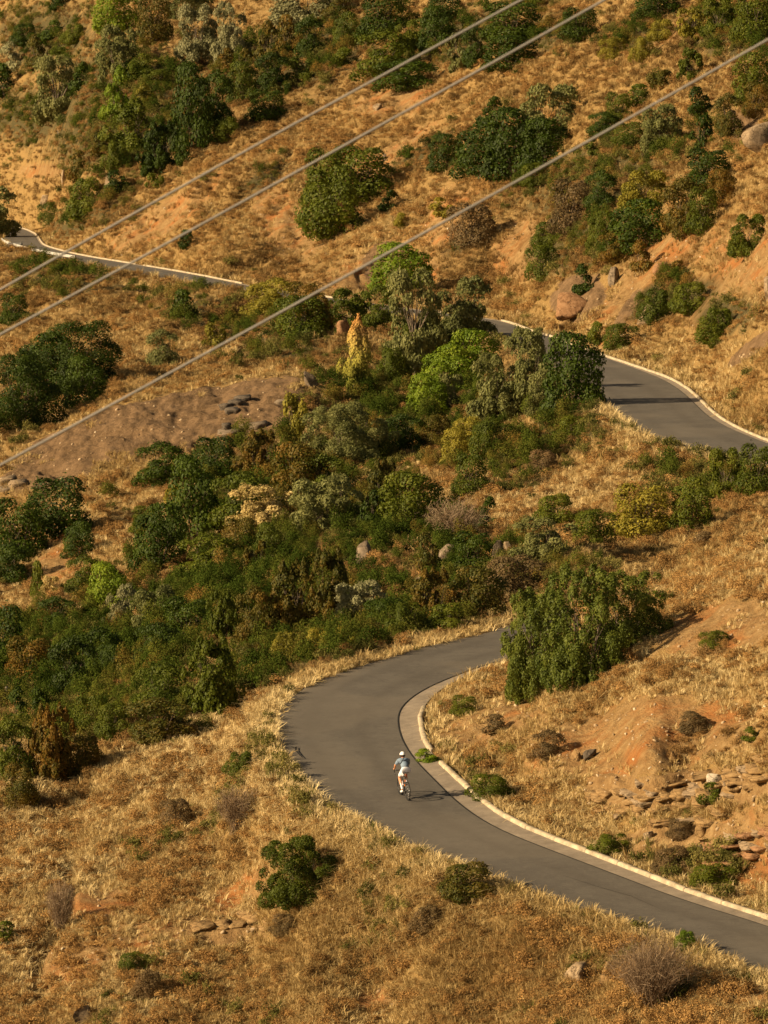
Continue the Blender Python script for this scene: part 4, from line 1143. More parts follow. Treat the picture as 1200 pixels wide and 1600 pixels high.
MAT_GRASS = cover_mat("dry_grass_blades", [(0.05, (0.18, 0.110, 0.038)), (0.3, (0.32, 0.212, 0.084)), (0.6, (0.48, 0.350, 0.155)), (0.95, (0.70, 0.56, 0.30))])
MAT_SCRUB = cover_mat("low_scrub_twigs", [(0.05, (0.085, 0.058, 0.022)), (0.35, (0.19, 0.110, 0.040)), (0.65, (0.31, 0.175, 0.062)), (0.95, (0.44, 0.27, 0.10))], 0.12)
MAT_WEED = cover_mat("green_weed_leaves", [(0.05, (0.030, 0.038, 0.010)), (0.35, (0.075, 0.080, 0.020)), (0.65, (0.14, 0.13, 0.035)), (0.95, (0.25, 0.21, 0.065))], 0.3)
MAT_UNDER = cover_mat("undergrowth_leaves", [(0.02, (0.028, 0.044, 0.007)), (0.28, (0.055, 0.080, 0.012)), (0.48, (0.100, 0.110, 0.018)), (0.62, (0.135, 0.110, 0.024)), (0.78, (0.22, 0.120, 0.028)), (0.97, (0.30, 0.24, 0.075))], 0.25)

def coll(name, meshes):
    c = bpy.data.collections.new(name)
    for k, me in enumerate(meshes):
        o = bpy.data.objects.new(me.name, me); c.objects.link(o)
    return c

def scatter(name, col_, P, scale, tint, tilt, label=None):
    """points with their own size, turn and tint, each carrying one of the tufts"""
    n = len(P)
    me = bpy.data.meshes.new(name); me.vertices.add(n); me.vertices.foreach_set("co", np.asarray(P, np.float32).ravel())
    vattr(me, "sc", scale); vattr(me, "tint", tint)
    rot = np.stack([RNG.normal(0, tilt, n), RNG.normal(0, tilt, n), RNG.uniform(0, 6.283, n)], 1)
    at = me.attributes.new("rot", 'FLOAT_VECTOR', 'POINT'); at.data.foreach_set("vector", rot.astype(np.float32).ravel())
    o = bpy.data.objects.new(name, me); COL.objects.link(o); o["kind"] = "stuff"
    g = bpy.data.node_groups.new(name, 'GeometryNodeTree')
    g.interface.new_socket("Geometry", in_out='INPUT', socket_type='NodeSocketGeometry'); g.interface.new_socket("Geometry", in_out='OUTPUT', socket_type='NodeSocketGeometry')
    N, L = g.nodes, g.links
    gi, go = N.new("NodeGroupInput"), N.new("NodeGroupOutput")
    m2p = N.new("GeometryNodeMeshToPoints"); L.new(gi.outputs[0], m2p.inputs[0])
    ip = N.new("GeometryNodeInstanceOnPoints"); L.new(m2p.outputs[0], ip.inputs["Points"])
    ci = N.new("GeometryNodeCollectionInfo"); ci.inputs[0].default_value = col_; ci.inputs["Separate Children"].default_value = True; ci.inputs["Reset Children"].default_value = True
    L.new(ci.outputs[0], ip.inputs["Instance"]); ip.inputs["Pick Instance"].default_value = True
    def na(nm, t):
        a = N.new("GeometryNodeInputNamedAttribute"); a.data_type = t; a.inputs[0].default_value = nm; return a.outputs[0]
    L.new(na("sc", 'FLOAT'), ip.inputs["Scale"])
    e2r = N.new("FunctionNodeEulerToRotation"); L.new(na("rot", 'FLOAT_VECTOR'), e2r.inputs[0]); L.new(e2r.outputs[0], ip.inputs["Rotation"])
    L.new(ip.outputs[0], go.inputs[0])
    md = o.modifiers.new("scatter", 'NODES'); md.node_group = g
    return o

# cells of the ground, weighted by how large they show from the viewpoint (near slopes get more tufts per metre)
gpx, gpy = proj(GX, GY, GZ)
r0_, r1_ = np.searchsorted(rowsY, 97), np.searchsorted(rowsY, 755)
c0_, c1_ = NW, GX.shape[1] - NW - 1
cw = np.abs(np.diff(gpx, axis=1))[:-1]; ch = np.abs(np.diff(gpy, axis=0))[:, :-1]
area = (np.maximum(cw, 0.5) * np.maximum(ch, 0.15))[r0_:r1_, c0_:c1_]
cpx, cpy = gpx[r0_:r1_, c0_:c1_], gpy[r0_:r1_, c0_:c1_]
inf = (cpx > -220) & (cpx < 1420) & (cpy > -260) & (cpy < 1760)
out_thin = np.where((cpx > -50) & (cpx < 1250) & (cpy > -50) & (cpy < 1650), 1.0, 0.35)
area = area * inf * out_thin
cum = np.cumsum(area.ravel()); cum /= cum[-1]
def sample(n):
    k = np.searchsorted(cum, RNG.uniform(0, 1, n)); k = np.minimum(k, len(cum) - 1)
    rr, cc = np.divmod(k, area.shape[1]); rr += r0_; cc += c0_
    u, v = RNG.uniform(0, 1, n), RNG.uniform(0, 1, n)
    def bi(A): return (A[rr, cc] * (1 - u) + A[rr, cc + 1] * u) * (1 - v) + (A[rr + 1, cc] * (1 - u) + A[rr + 1, cc + 1] * u) * v
    P = np.stack([bi(GX), bi(GY), bi(GZ)], 1)
    return P, np.abs(bi(GOFF)) * np.sign(GOFF[rr, cc]), bi(fr), bi(fs), bi(fg)

def outside_road(off, l=0.30, r=0.30): return (off < -l) | (off > r)
def wiggle(P, k, seed, oc=3): return fbm(P[:, 0] / k, P[:, 1] / (k * 1.4), oc, seed)
def far_scale(P): return np.clip(P[:, 1] / 150.0, 0.85, 3.0) ** 0.62

# dry grass
P, off, R_, S_, G_ = sample(150000)
n1 = wiggle(P, 2.6, 301); n2 = wiggle(P, 12, 307); n3 = wiggle(P, 0.9, 311)
edge = np.exp(-np.abs(off) / 1.2) * (np.abs(off) < 6)
nearS = np.clip((175 - P[:, 1]) / 20, 0, 1) * (P[:, 0] > 2)
keep = 1.10 - (0.85 + 0.2 * nearS) * np.clip(S_ * (1.4 + 0.6 * nearS) - 0.30 + 0.12 * nearS + n1 * 0.7, 0, 1) - 1.2 * np.clip((R_ - 0.35 + 0.5 * n1) * 2.5, 0, 1) - 0.80 * np.clip(G_ * 1.3 - 0.25 + n2 * 0.5, 0, 1) - 0.25 * (n3 > 0.1) + edge * 0.6
ok = outside_road(off, 0.06, 0.25) & (RNG.uniform(0, 1, len(P)) < keep)
P, off, n1, n2, n3, G2, edge = P[ok], off[ok], n1[ok], n2[ok], n3[ok], G_[ok], edge[ok]
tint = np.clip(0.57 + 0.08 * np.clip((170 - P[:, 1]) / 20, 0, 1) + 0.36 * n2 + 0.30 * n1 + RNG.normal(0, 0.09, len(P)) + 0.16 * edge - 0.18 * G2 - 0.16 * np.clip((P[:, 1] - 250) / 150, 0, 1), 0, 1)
sc = (0.62 + 0.38 * RNG.uniform(0, 1, len(P)) ** 2 + 0.25 * edge) * far_scale(P)
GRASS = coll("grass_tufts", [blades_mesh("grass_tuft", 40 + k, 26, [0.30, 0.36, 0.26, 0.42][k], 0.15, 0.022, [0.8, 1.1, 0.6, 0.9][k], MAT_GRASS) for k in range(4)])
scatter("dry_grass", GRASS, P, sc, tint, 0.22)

# cushions of low dry scrub
P, off, R_, S_, G_ = sample(52000)
n1 = wiggle(P, 1.7, 401); n2 = wiggle(P, 9, 407)
keep = 0.30 + 0.9 * np.clip(n1 * 1.6 + 0.1, 0, 1) + 0.35 * n2 + 0.25 * np.clip((P[:, 1] - 300) / 150, 0, 1) - 0.80 * np.clip(S_ * 1.5 - 0.2, 0, 1) - 1.3 * np.clip((R_ - 0.25) * 2.5, 0, 1)
ok = outside_road(off, 1.1, 0.7) & (RNG.uniform(0, 1, len(P)) < keep)
P, off, n1, n2 = P[ok], off[ok], n1[ok], n2[ok]
tint = np.clip(0.50 + 0.50 * n2 + RNG.normal(0, 0.14, len(P)), 0, 1)
sc = (0.38 + 0.62 * RNG.uniform(0, 1, len(P)) ** 2.4) * far_scale(P)
CUSH = coll("scrub_cushions", [cushion_mesh("scrub_cushion", 60 + k, 520, 0.075, MAT_SCRUB, [0.5, 0.62, 0.42][k], 0.5) for k in range(3)])
scatter("low_scrub", CUSH, P, sc, tint, 0.12)

# green weeds
P, off, R_, S_, G_ = sample(40000)
n1 = wiggle(P, 2.2, 501); n2 = wiggle(P, 14, 507)
edge = np.exp(-np.abs(off) / 1.5) * (np.abs(off) < 6)
keep = -0.28 + 1.0 * G_ + 0.85 * n1 + 0.45 * n2 + 0.35 * edge - 0.5 * S_ - 1.2 * np.clip((R_ - 0.3) * 2.5, 0, 1)
ok = outside_road(off, 0.25, 0.4) & (RNG.uniform(0, 1, len(P)) < keep)
P, off, n1, n2 = P[ok], off[ok], n1[ok], n2[ok]
tint = np.clip(0.50 + 0.35 * n2 + 0.2 * n1 + RNG.normal(0, 0.18, len(P)), 0, 1)
sc = (0.45 + 0.65 * RNG.uniform(0, 1, len(P)) ** 1.6) * far_scale(P)
WEED = coll("weed_tufts", [cushion_mesh("weed_tuft", 80 + k, 380, 0.095, MAT_WEED, [0.7, 0.9][k], 0.9) for k in range(2)] + [blades_mesh("weed_blades", 90, 26, 0.55, 0.16, 0.035, 0.8, MAT_WEED)])
scatter("weeds", WEED, P, sc, tint, 0.15)

# undergrowth filling the thickets and the gully
P, off, R_, S_, G_ = sample(30000)
n1 = wiggle(P, 4.5, 601); n2 = wiggle(P, 16, 607)
gully = np.clip((P[:, 1] - 150) / 8, 0, 1) * np.clip((250 - P[:, 1]) / 25, 0, 1) * (P[:, 0] < 4)
keep = (0.55 + 0.45 * gully) * (-0.62 + 0.2 * gully + 1.5 * G_ + 1.0 * n1 - 1.0 * S_ - 1.2 * np.clip((R_ - 0.3) * 2.5, 0, 1))
ok = outside_road(off, 2.2, 2.2) & (RNG.uniform(0, 1, len(P)) < keep) & (P[:, 1] > 145)
P, off, n1, n2 = P[ok], off[ok], n1[ok], n2[ok]
tint = np.clip(0.36 + 0.30 * n2 + RNG.normal(0, 0.23, len(P)) - 0.06 * gully[ok], 0, 1)
sc = (0.55 + 1.25 * RNG.uniform(0, 1, len(P)) ** 2) * np.clip(P[:, 1] / 200, 0.9, 2.6) ** 0.6
UND = coll("undergrowth_shrubs", [cushion_mesh("undergrowth_shrub", 120 + k, 1300, 0.062, MAT_UNDER, [0.8, 1.0, 1.2][k], 0.8) for k in range(3)])
scatter("undergrowth", UND, P, sc, tint, 0.1)

# ------------------------------------------------------------------ loose stones, verge grass
MAT_STONE = cover_mat("loose_stone", [(0.05, (0.14, 0.095, 0.055)), (0.4, (0.27, 0.19, 0.11)), (0.7, (0.40, 0.30, 0.19)), (0.97, (0.52, 0.44, 0.32))], 0.0)
def rock_geo(seed, cuts=12, sub=2, rough=0.05, box=(1, 1, 1)):
    """angular lump: a ball cut by planes, then roughened; spans about -0.5..0.5"""
    import bmesh
    bm = bmesh.new(); bmesh.ops.create_icosphere(bm, subdivisions=sub, radius=0.5)
    V = np.array([v.co[:] for v in bm.verts]); F = np.array([[v.index for v in f.verts] for f in bm.faces]); bm.free()
    r = np.random.default_rng(seed)
    V *= 1.25
    for _ in range(cuts):
        n = unit(r.normal(size=3) * np.array([1, 1, 0.7])); d = r.uniform(0.22, 0.46)
        k = V @ n; V = V - np.where(k > d, k - d, 0)[:, None] * n
    for ax in range(3):
        V[:, ax] = np.clip(V[:, ax], -0.5, 0.5)
    V = V * np.array(box)
    q = fbm(V[:, 0] * 5 + seed, V[:, 1] * 5 + V[:, 2] * 4, 3, seed)
    V = V * (1 + rough * q)[:, None]
    return V, F
P, off, R_, S_, G_ = sample(42000)
n1 = wiggle(P, 1.4, 701)
keep = 0.05 + 0.9 * S_ + 0.8 * R_ + 0.5 * n1 - 0.4 * G_
ok = outside_road(off, 1.5, 0.6) & (RNG.uniform(0, 1, len(P)) < keep)
P = P[ok]
stones = []
for k in range(3):
    v, f = rock_geo(900 + k, 8, 1, 0.1, (1, 0.8, 0.55)); me = mesh_obj("loose_stone", v, f, MAT_STONE, None, False, False); vattr(me, "tone", np.full(len(v), 0.5)); stones.append(me)
scatter("rubble", coll("loose_stones", stones), P, (0.04 + 0.22 * RNG.uniform(0, 1, len(P)) ** 4.5) * far_scale(P), np.clip(RNG.normal(0.5, 0.25, len(P)), 0, 1), 0.5)

P, off, R_, S_, G_ = sample(60000)
n1 = wiggle(P, 1.3, 801)
ok = (((off < -0.02) & (off > -0.9)) | ((off > 0.28) & (off < 1.5))) & (RNG.uniform(0, 1, len(P)) < 0.30 + 0.9 * n1)
P, off, n1 = P[ok], off[ok], n1[ok]
VERGE = coll("verge_tufts", [blades_mesh("verge_tuft", 140 + k, 30, 0.62, 0.13, 0.020, [0.45, 0.7][k], MAT_GRASS) for k in range(2)] + [blades_mesh("verge_green_tuft", 145, 26, 0.5, 0.12, 0.022, 0.6, MAT_WEED)])
scatter("verge_grass", VERGE, P, (0.55 + 0.5 * RNG.uniform(0, 1, len(P)) ** 2) * np.clip(P[:, 1] / 170, 0.9, 1.6), np.clip(0.72 + RNG.normal(0, 0.18, len(P)), 0, 1), 0.15)

# ------------------------------------------------------------------ asphalt edge and crack
MAT_SEAM = simple_mat("bitumen", (0.022, 0.020, 0.017), 0.8, 0.2, 0.2, 8)
sm, _, _ = strip("seam", RR - perp * 0.04, RR + perp * 0.02, MAT_SEAM, 2, 0.006)
sm.parent = road; sm["kind"] = "structure"
def road_z(x, y):
    d = (DL[:, 0] + DR[:, 0]) / 2 - x; e = (DL[:, 1] + DR[:, 1]) / 2 - y
    k = int(np.argmin(d * d + e * e))
    v = np.array([x, y]); a, b = DL[k], DR[k]
    f = np.clip(np.dot(v - a[:2], (b - a)[:2]) / np.dot((b - a)[:2], (b - a)[:2]), 0, 1)
    return float(a[2] * (1 - f) + b[2] * f)
def on_road(px, py):
    z = 7.5
    for _ in range(8):
        x, y, _z = PZ(px, py, z); z = road_z(x, y)
    return x, y, z
def crack(name, pl, wd):
    V, F = [], []
    q = [np.array(on_road(*p)) for p in pl]
    for i, c in enumerate(q):
        t = q[min(i + 1, len(q) - 1)] - q[max(i - 1, 0)]; t[2] = 0; t /= np.linalg.norm(t); s = np.array([-t[1], t[0], 0]) * wd * (0.5 if i in (0, len(q) - 1) else 1)
        V += [c - s + [0, 0, 0.008], c + s + [0, 0, 0.008]]
    for i in range(len(q) - 1): F.append((2 * i, 2 * i + 1, 2 * i + 3, 2 * i + 2))
    o = mesh_obj(name, V, F, MAT_SEAM, road, False)
crack("crack", [(455, 1166), (459, 1168), (463, 1167), (462, 1172), (467, 1178), (473, 1184)], 0.035)
crack("crack", [(446, 1176), (452, 1178), (458, 1177)], 0.03)
crack("crack", [(880, 1368), (930, 1385), (985, 1400), (1040, 1424)], 0.010)
crack("crack", [(470, 1250), (500, 1243), (520, 1244)], 0.015)

# ------------------------------------------------------------------ boulders and bedded rock
def rock_mat(name, a, b, c):
    t = NT(name); P = t.pos()
    n = t.noise(3.0, 8, 0.72, P)
    col = t.ramp(n, [(0.28, a), (0.5, b), (0.74, c)])
    f = t.noise(22, 4, 0.7, P)
    vo = t.n("TexVoronoi", i_Scale=1.6, feature='DISTANCE_TO_EDGE'); wv = t.n("VectorMath", operation='ADD'); t.t.links.new(P, wv.inputs[0])
    nz = t.n("TexNoise", i_Scale=2.5, i_Detail=4.0); t.t.links.new(P, nz.inputs["Vector"]); t.t.links.new(nz.outputs["Color"], wv.inputs[1]); t.t.links.new(wv.outputs[0], vo.inputs["Vector"])
    col = t.mix(t.math('MULTIPLY', t.smooth(vo.outputs["Distance"], 0.05, 0.0), 0.8), col, tuple(x * 0.3 for x in a))
    col = t.mix(t.math('MULTIPLY', t.smooth(f, 0.56, 0.72), 0.35), col, tuple(x * 0.35 for x in a))
    return t.bsdf(col, 0.95, t.bump(t.math('ADD', n, t.math('MULTIPLY', f, 0.3)), 0.8, 0.06), 0.1)
MR = {'grey': rock_mat("grey_rock", (0.085, 0.064, 0.044), (0.165, 0.125, 0.085), (0.27, 0.21, 0.15)),
      'pale': rock_mat("pale_rock", (0.10, 0.070, 0.042), (0.24, 0.172, 0.105), (0.37, 0.28, 0.18)),
      'gold': rock_mat("golden_rock", (0.10, 0.060, 0.027), (0.24, 0.150, 0.066), (0.36, 0.245, 0.118)),
      'dark': rock_mat("dark_rock", (0.05, 0.04, 0.03), (0.10, 0.08, 0.06), (0.17, 0.13, 0.095)),
      'red': rock_mat("red_rock", (0.12, 0.060, 0.028), (0.24, 0.130, 0.064), (0.34, 0.205, 0.112)),
      'white': rock_mat("whitish_rock", (0.24, 0.20, 0.14), (0.38, 0.32, 0.24), (0.50, 0.44, 0.35))}
RK_N = [0]
def boulder(x0, x1, yt, yb, m, label, name="boulder", depth=0.8, turn=None, sink=0.32, parent=None, sub=3, cuts=14, tilt=0.0, lean=0.0):
    RK_N[0] += 1; i = RK_N[0]
    x, y, z = hit((x0 + x1) / 2, yb - 1); s = spacing_px(y)
    W, H = (x1 - x0) / s, (yb - yt) / s
    v, f = rock_geo(1000 + i, cuts, sub, 0.045)
    v = v * np.array([W, W * depth, H * (1 + sink)])
    o = mesh_obj(name, v, f, MR[m], None, False)
    o.rotation_euler = (lean, tilt, turn if turn is not None else random.uniform(-0.3, 0.3))
    o.location = (x, y + W * depth * 0.25, z + H * (0.5 - sink * 0.5))
    if parent is None: o["label"] = label; o["category"] = "rock"
    else: o.parent = parent; o.location = Vector(o.location) - Vector(parent.location)
    return o
boulder(550, 590, 838, 884, 'grey', "tall rounded grey boulder standing in the scrub of the gully")
boulder(766, 794, 846, 880, 'grey', "grey block beside the round dark bush, left of two small rocks")
boulder(782, 806, 850, 870, 'pale', "small light block leaning on the grey one right of the round dark bush")
boulder(648, 668, 900, 918, 'pale', "small pale stone in the rusty scrub below the leafless thicket")
boulder(676, 716, 852, 880, 'grey', "grey rock face showing through the leafless thicket", sink=0.5)
boulder(1154, 1214, 184, 242, 'pale', "big pale boulder at the right edge among rusty bushes", depth=0.6, cuts=22, sink=0.3, lean=-0.4)
boulder(860, 924, 454, 510, 'red', "smooth orange rock slab above the kerb of the middle road", depth=0.30, cuts=16, turn=-0.1, sink=0.15, lean=-0.75)
boulder(868, 900, 492, 514, 'gold', "small broken block at the foot of the smooth orange slab")
boulder(990, 1030, 480, 510, 'pale', "pale streak of bare rock behind the weeds on the cut bank", depth=0.3, tilt=-0.6)
boulder(948, 972, 418, 446, 'grey', "grey rock knob right of the shrub on the orange slab")
boulder(1014, 1046, 412, 436, 'red', "broken red rock at the foot of the right-hand thicket")
boulder(1190, 1214, 430, 470, 'pale', "pale rock cut by the right edge above the green weeds")
boulder(878, 934, 1508, 1544, 'pale', "pale flat rock lying in the foreground grass", depth=1.5, cuts=20, sink=0.6)
boulder(934, 964, 1506, 1540, 'gold', "tan rock half buried right beside the pale flat one")
boulder(888, 912, 1170, 1190, 'gold', "small golden rock left of a dark one on the orange bank")
boulder(910, 934, 1168, 1188, 'dark', "small dark rounded rock on the orange bank above the bedded rocks")
boulder(92, 106, 264, 292, 'pale', "pale upright stone above the orange bank at upper left")
boulder(60, 84, 306, 326, 'pale', "pale stone in the weeds above the hairpin")
boulder(160, 176, 276, 306, 'pale', "pale narrow rock left of the small round dark bush")
boulder(524, 548, 502, 526, 'red', "reddish boulder in the scrub below the upper road", sink=0.5)
boulder(470, 500, 582, 606, 'grey', "grey rock in the brown scrub left of the slim yellow tree")
boulder(598, 606, 242, 252, 'grey', "tiny round stone on the bare slope under the middle cable")
boulder(1076, 1088, 22, 32, 'pale', "small white stone near the upper right corner")
boulder(582, 600, 163, 174, 'pale', "small pale rock on the bare orange patch between the upper cables")
boulder(104, 152, 1576, 1604, 'pale', "pale rock cut by the bottom edge at the left")
boulder(0, 20, 1074, 1096, 'white', "pale stone at the left edge beside the vivid dark bush")
# dark cracked blocks above the slab
def ledge_geo(seed, L, D, T):
    """a broken flat bed: jagged outline, flat top, undercut front"""
    r = random.Random(seed); n = 14; V, F = [], []
    rad = [1 + r.uniform(-0.22, 0.16) for _ in range(n)]
    for lay, (z, k) in enumerate(((-0.5, 0.86), (-0.1, 0.93), (0.30, 1.0), (0.5, 0.95))):
        for q in range(n):
            a = 2 * math.pi * q / n; ca_, sa_ = math.cos(a), math.sin(a)
            m = max(abs(ca_), abs(sa_)) ** 0.75
            V.append((ca_ / m * rad[q] * k * L * 0.5 + r.uniform(-.03, .03), sa_ / m * rad[q] * k * D * 0.5 + r.uniform(-.03, .03), z * T + r.uniform(-.02, .02)))
    for lay in range(3):
        for q in range(n):
            a, b = lay * n + q, lay * n + (q + 1) % n
            F += [(a, b, b + n), (a, b + n, a + n)]
    V.append((0, 0, 0.5 * T)); c = len(V) - 1
    for q in range(n): F.append((3 * n + q, 3 * n + (q + 1) % n, c))
    return np.array(V), np.array(F)
def outcrop(label, layers, m, name="rock_outcrop"):
    x, y, z = hit((layers[0][0] + layers[0][1]) / 2, layers[0][3])
    root = bpy.data.objects.new(name, None); root.location = (x, y, z); COL.objects.link(root)
    root["label"] = label; root["category"] = "rock"
    for k, (a, b, c, d) in enumerate(layers):
        x, y, z = hit((a + b) / 2, d); sp = spacing_px(y)
        L, T = (b - a) / sp * 1.15, max(0.10, (d - c) / sp * 0.8); D = L * random.uniform(0.7, 1.0) + 0.6
        v, f = ledge_geo(500 + k + int(a), L, D, T)
        o = mesh_obj("rock_layer", v, f, MR[m if random.random() < 0.85 else 'pale'], root, False)
        o.location = Vector((x, y + D * 0.36, z + T * 0.25)) - Vector(root.location)
        o.rotation_euler = (random.uniform(0.0, 0.12), -0.13 + random.uniform(-0.06, 0.06), random.uniform(-0.22, 0.22))
    return root
def beds(x0, x1, y0, y1, rows, n, seed):
    """slabs laid in rows along a band from (x0,y0) to (x1,y1) of the photograph"""
    r = random.Random(seed); out = []
    for k in range(rows):
        x = x0 + r.uniform(-4, 4)
        while x < x1:
            wv = (x1 - x0) / n * r.uniform(0.6, 1.7); h = r.uniform(3.5, 8)
            if r.random() < 0.85:
                yb = y0 + (y1 - y0) * (x + wv / 2 - x0) / (x1 - x0) + k * 7 + r.uniform(-2, 2)
                out.append((x, x + wv, yb - h, yb + 2))
            x += wv * r.uniform(0.8, 1.15)
    return out
outcrop("golden bedded rocks at the left end of the upper band behind the kerb", beds(892, 996, 1256, 1236, 6, 4, 3), 'gold')
outcrop("golden bedded rocks in the middle of the upper band with dark gaps", beds(990, 1106, 1244, 1218, 6, 4, 5), 'gold')
outcrop("golden rock beds rising to the right edge above the pale block", beds(1134, 1216, 1216, 1188, 6, 3, 7), 'gold')
outcrop("reddish rock beds of the lower band at the right edge", beds(1100, 1216, 1330, 1298, 7, 3, 9), 'red')
outcrop("pale broken rocks on the foreground slope below the dark green lone bush", beds(296, 420, 1456, 1440, 1, 4, 11) + beds(392, 424, 1450, 1446, 2, 2, 12), 'gold')
outcrop("dark cracked ledge breaking out above the smooth slab on the left", [(344, 364, 628, 642), (358, 376, 622, 634), (366, 392, 616, 628), (352, 372, 636, 646), (346, 360, 658, 674)], 'dark')
outcrop("grey jagged ledges at the right end of the slab", [(342, 372, 672, 684), (366, 396, 664, 676), (392, 418, 656, 670), (430, 456, 622, 634)], 'grey')
outcrop("dark cracked ledge at the left edge under the slab", [(-6, 22, 744, 756), (14, 40, 750, 762), (0, 26, 760, 772)], 'grey')
outcrop("low golden rock beds between the two rock bands", beds(1020, 1130, 1290, 1276, 2, 4, 13), 'gold')
boulder(1104, 1132, 1212, 1238, 'white', "whitish grey block in a dark notch of the upper rock band")
boulder(1084, 1110, 1290, 1310, 'gold', "golden block on the slope between the two rock bands")
boulder(1082, 1110, 1318, 1346, 'dark', "dark overhanging rock in the lower band")
boulder(1044, 1062, 1176, 1192, 'gold', "golden ledge in the orange bank above the upper band")
boulder(990, 1010, 1268, 1284, 'gold', "golden stone below the middle of the upper rock band")
boulder(1006, 1024, 1300, 1316, 'pale', "pale stone just above the kerb weeds")

# ------------------------------------------------------------------ guardrail of the upper road
MAT_ZINC = simple_mat("zinc_steel", (0.42, 0.40, 0.36), 0.5, 0.5, 0.12, 5)
MAT_DARKMET = simple_mat("weathered_and_shaded_steel", (0.10, 0.095, 0.085), 0.7, 0.3, 0.2, 5)  # plain steel on the posts, painted shade on the end section
gp = []
for i in range(len(RL)):
    a, b = proj(*RL[i])
    if i > 190 and 8 < a < 134 and b < 425: gp.append(RL[i] - perp[i] * 0.45 + np.array([0, 0, 0.0]))
gp = resample(np.array(gp), 40)
gr = bpy.data.objects.new("guardrail", None); gr.location = gp[20]; COL.objects.link(gr)
gr["label"] = "grey steel guardrail along the outer edge of the upper road by the hairpin"; gr["category"] = "guardrail"
prof = [(0, 0.44), (-0.05, 0.50), (-0.05, 0.56), (0, 0.60), (-0.05, 0.65), (-0.05, 0.71), (0, 0.76)]
tg = np.gradient(gp, axis=0); tg[:, 2] = 0; tg = unit(tg); ng = np.stack([-tg[:, 1], tg[:, 0], tg[:, 2]], 1)
V = np.array([[gp[i] + ng[i] * (-a) + np.array([0, 0, b]) for a, b in prof] for i in range(len(gp))]) - gp[20]
mesh_obj("rail", V.reshape(-1, 3), grid_faces(len(gp), len(prof)), MAT_ZINC, gr, False)
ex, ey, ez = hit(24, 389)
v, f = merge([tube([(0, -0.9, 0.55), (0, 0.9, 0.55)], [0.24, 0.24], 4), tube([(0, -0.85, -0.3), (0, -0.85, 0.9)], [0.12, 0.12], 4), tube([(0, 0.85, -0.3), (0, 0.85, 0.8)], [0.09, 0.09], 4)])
es = mesh_obj("end_section", v, f, MAT_DARKMET, gr, False); es.location = Vector((ex, ey, ez)) - Vector(gp[20]); es.rotation_euler = (0, 0, 1.2); es["label"] = "dark end section standing in the tree's shade"  # dark steel colour stands for the tree's shade on the rail
for i in range(0, len(gp), 4):
    q = gp[i] - gp[20]
    v, f = merge([tube([q + np.array([0, 0, -0.3]), q + np.array([0, 0, 0.3]), q + np.array([0, 0, 0.80])], [0.08, 0.08, 0.08], 4)])
    mesh_obj("post", v, f, MAT_DARKMET, gr, False)

# ------------------------------------------------------------------ overhead cables
MAT_CABLE = simple_mat("cable", (0.22, 0.205, 0.185), 0.6, 0.3, 0.05, 2)
def cable(p0, pm, p1, Y, label):
    """through three sight lines at one distance, hanging in a shallow curve, carried far past both sides"""
    xs = [p0[0], pm[0], p1[0]]; ys = [p0[1], pm[1], p1[1]]
    k = np.polyfit(xs, ys, 2)
    pts_ = [PY(x, np.polyval(k, x), Y) for x in np.linspace(-1500, 2700, 90)]
    v, f = tube(pts_, [0.0105] * 90, 8)
    o = mesh_obj("overhead_cable", v, f, MAT_CABLE); o["label"] = label; o["category"] = "cable"; o["group"] = "overhead cables crossing the view"
cable((0, 453), (402, 226), (815, 0), 32.0, "uppermost of the three blurred overhead cables, ending highest on the left edge")
cable((0, 523), (600, 193), (950, -3), 31.5, "middle one of the three blurred overhead cables")
cable((0, 727), (600, 399), (1200, 62), 30.5, "lowest of the three blurred overhead cables, crossing the whole slope to the right edge")

# ------------------------------------------------------------------ cyclist
bx, by, bz = on_road(631.0, 1246.3)
HEAD = math.radians(15.0)                                    # riding away and a little to the left
f2 = np.array([-math.sin(HEAD), math.cos(HEAD)])
slope = math.atan2(road_z(bx + f2[0] * 2, by + f2[1] * 2) - road_z(bx - f2[0] * 2, by - f2[1] * 2), 4.0)
def rider_root(name, label, cat):
    o = bpy.data.objects.new(name, None); o.location = (bx, by, bz + 0.006); o.rotation_euler = (slope, 0, HEAD)
    o.empty_display_size = 0.3; COL.objects.link(o); o["label"] = label; o["category"] = cat
    return o
M_BLACK = simple_mat("black_carbon", (0.015, 0.015, 0.016), 0.35, 0.5, 0.05, 10)
M_TYRE = simple_mat("tyre_rubber", (0.020, 0.019, 0.018), 0.8, 0.2, 0.1, 30)
M_STEEL = simple_mat("spoke_steel", (0.35, 0.35, 0.35), 0.35, 0.5, 0.05, 10, Metallic=0.8)
M_ORANGE = simple_mat("orange_paint", (0.75, 0.20, 0.03), 0.4, 0.5, 0.05, 10)
M_WHITE = simple_mat("white_fabric", (0.66, 0.65, 0.70), 0.85, 0.1, 0.04, 25)
M_HELM = simple_mat("white_helmet", (0.85, 0.85, 0.84), 0.35, 0.5, 0.02, 10)
M_JERSEY = simple_mat("blue_grey_jersey", (0.17, 0.225, 0.30), 0.85, 0.1, 0.08, 25)
M_SKIN = simple_mat("skin", (0.50, 0.235, 0.120), 0.6, 0.3, 0.06, 12)
M_HAIR = simple_mat("dark_hair", (0.035, 0.015, 0.010), 0.6, 0.3, 0.2, 40)
M_STRAP = simple_mat("black_strap", (0.015, 0.016, 0.02), 0.7, 0.2, 0.1, 30)
bike = rider_root("bicycle", "black road bicycle with drop handlebar ridden by the cyclist", "bicycle")
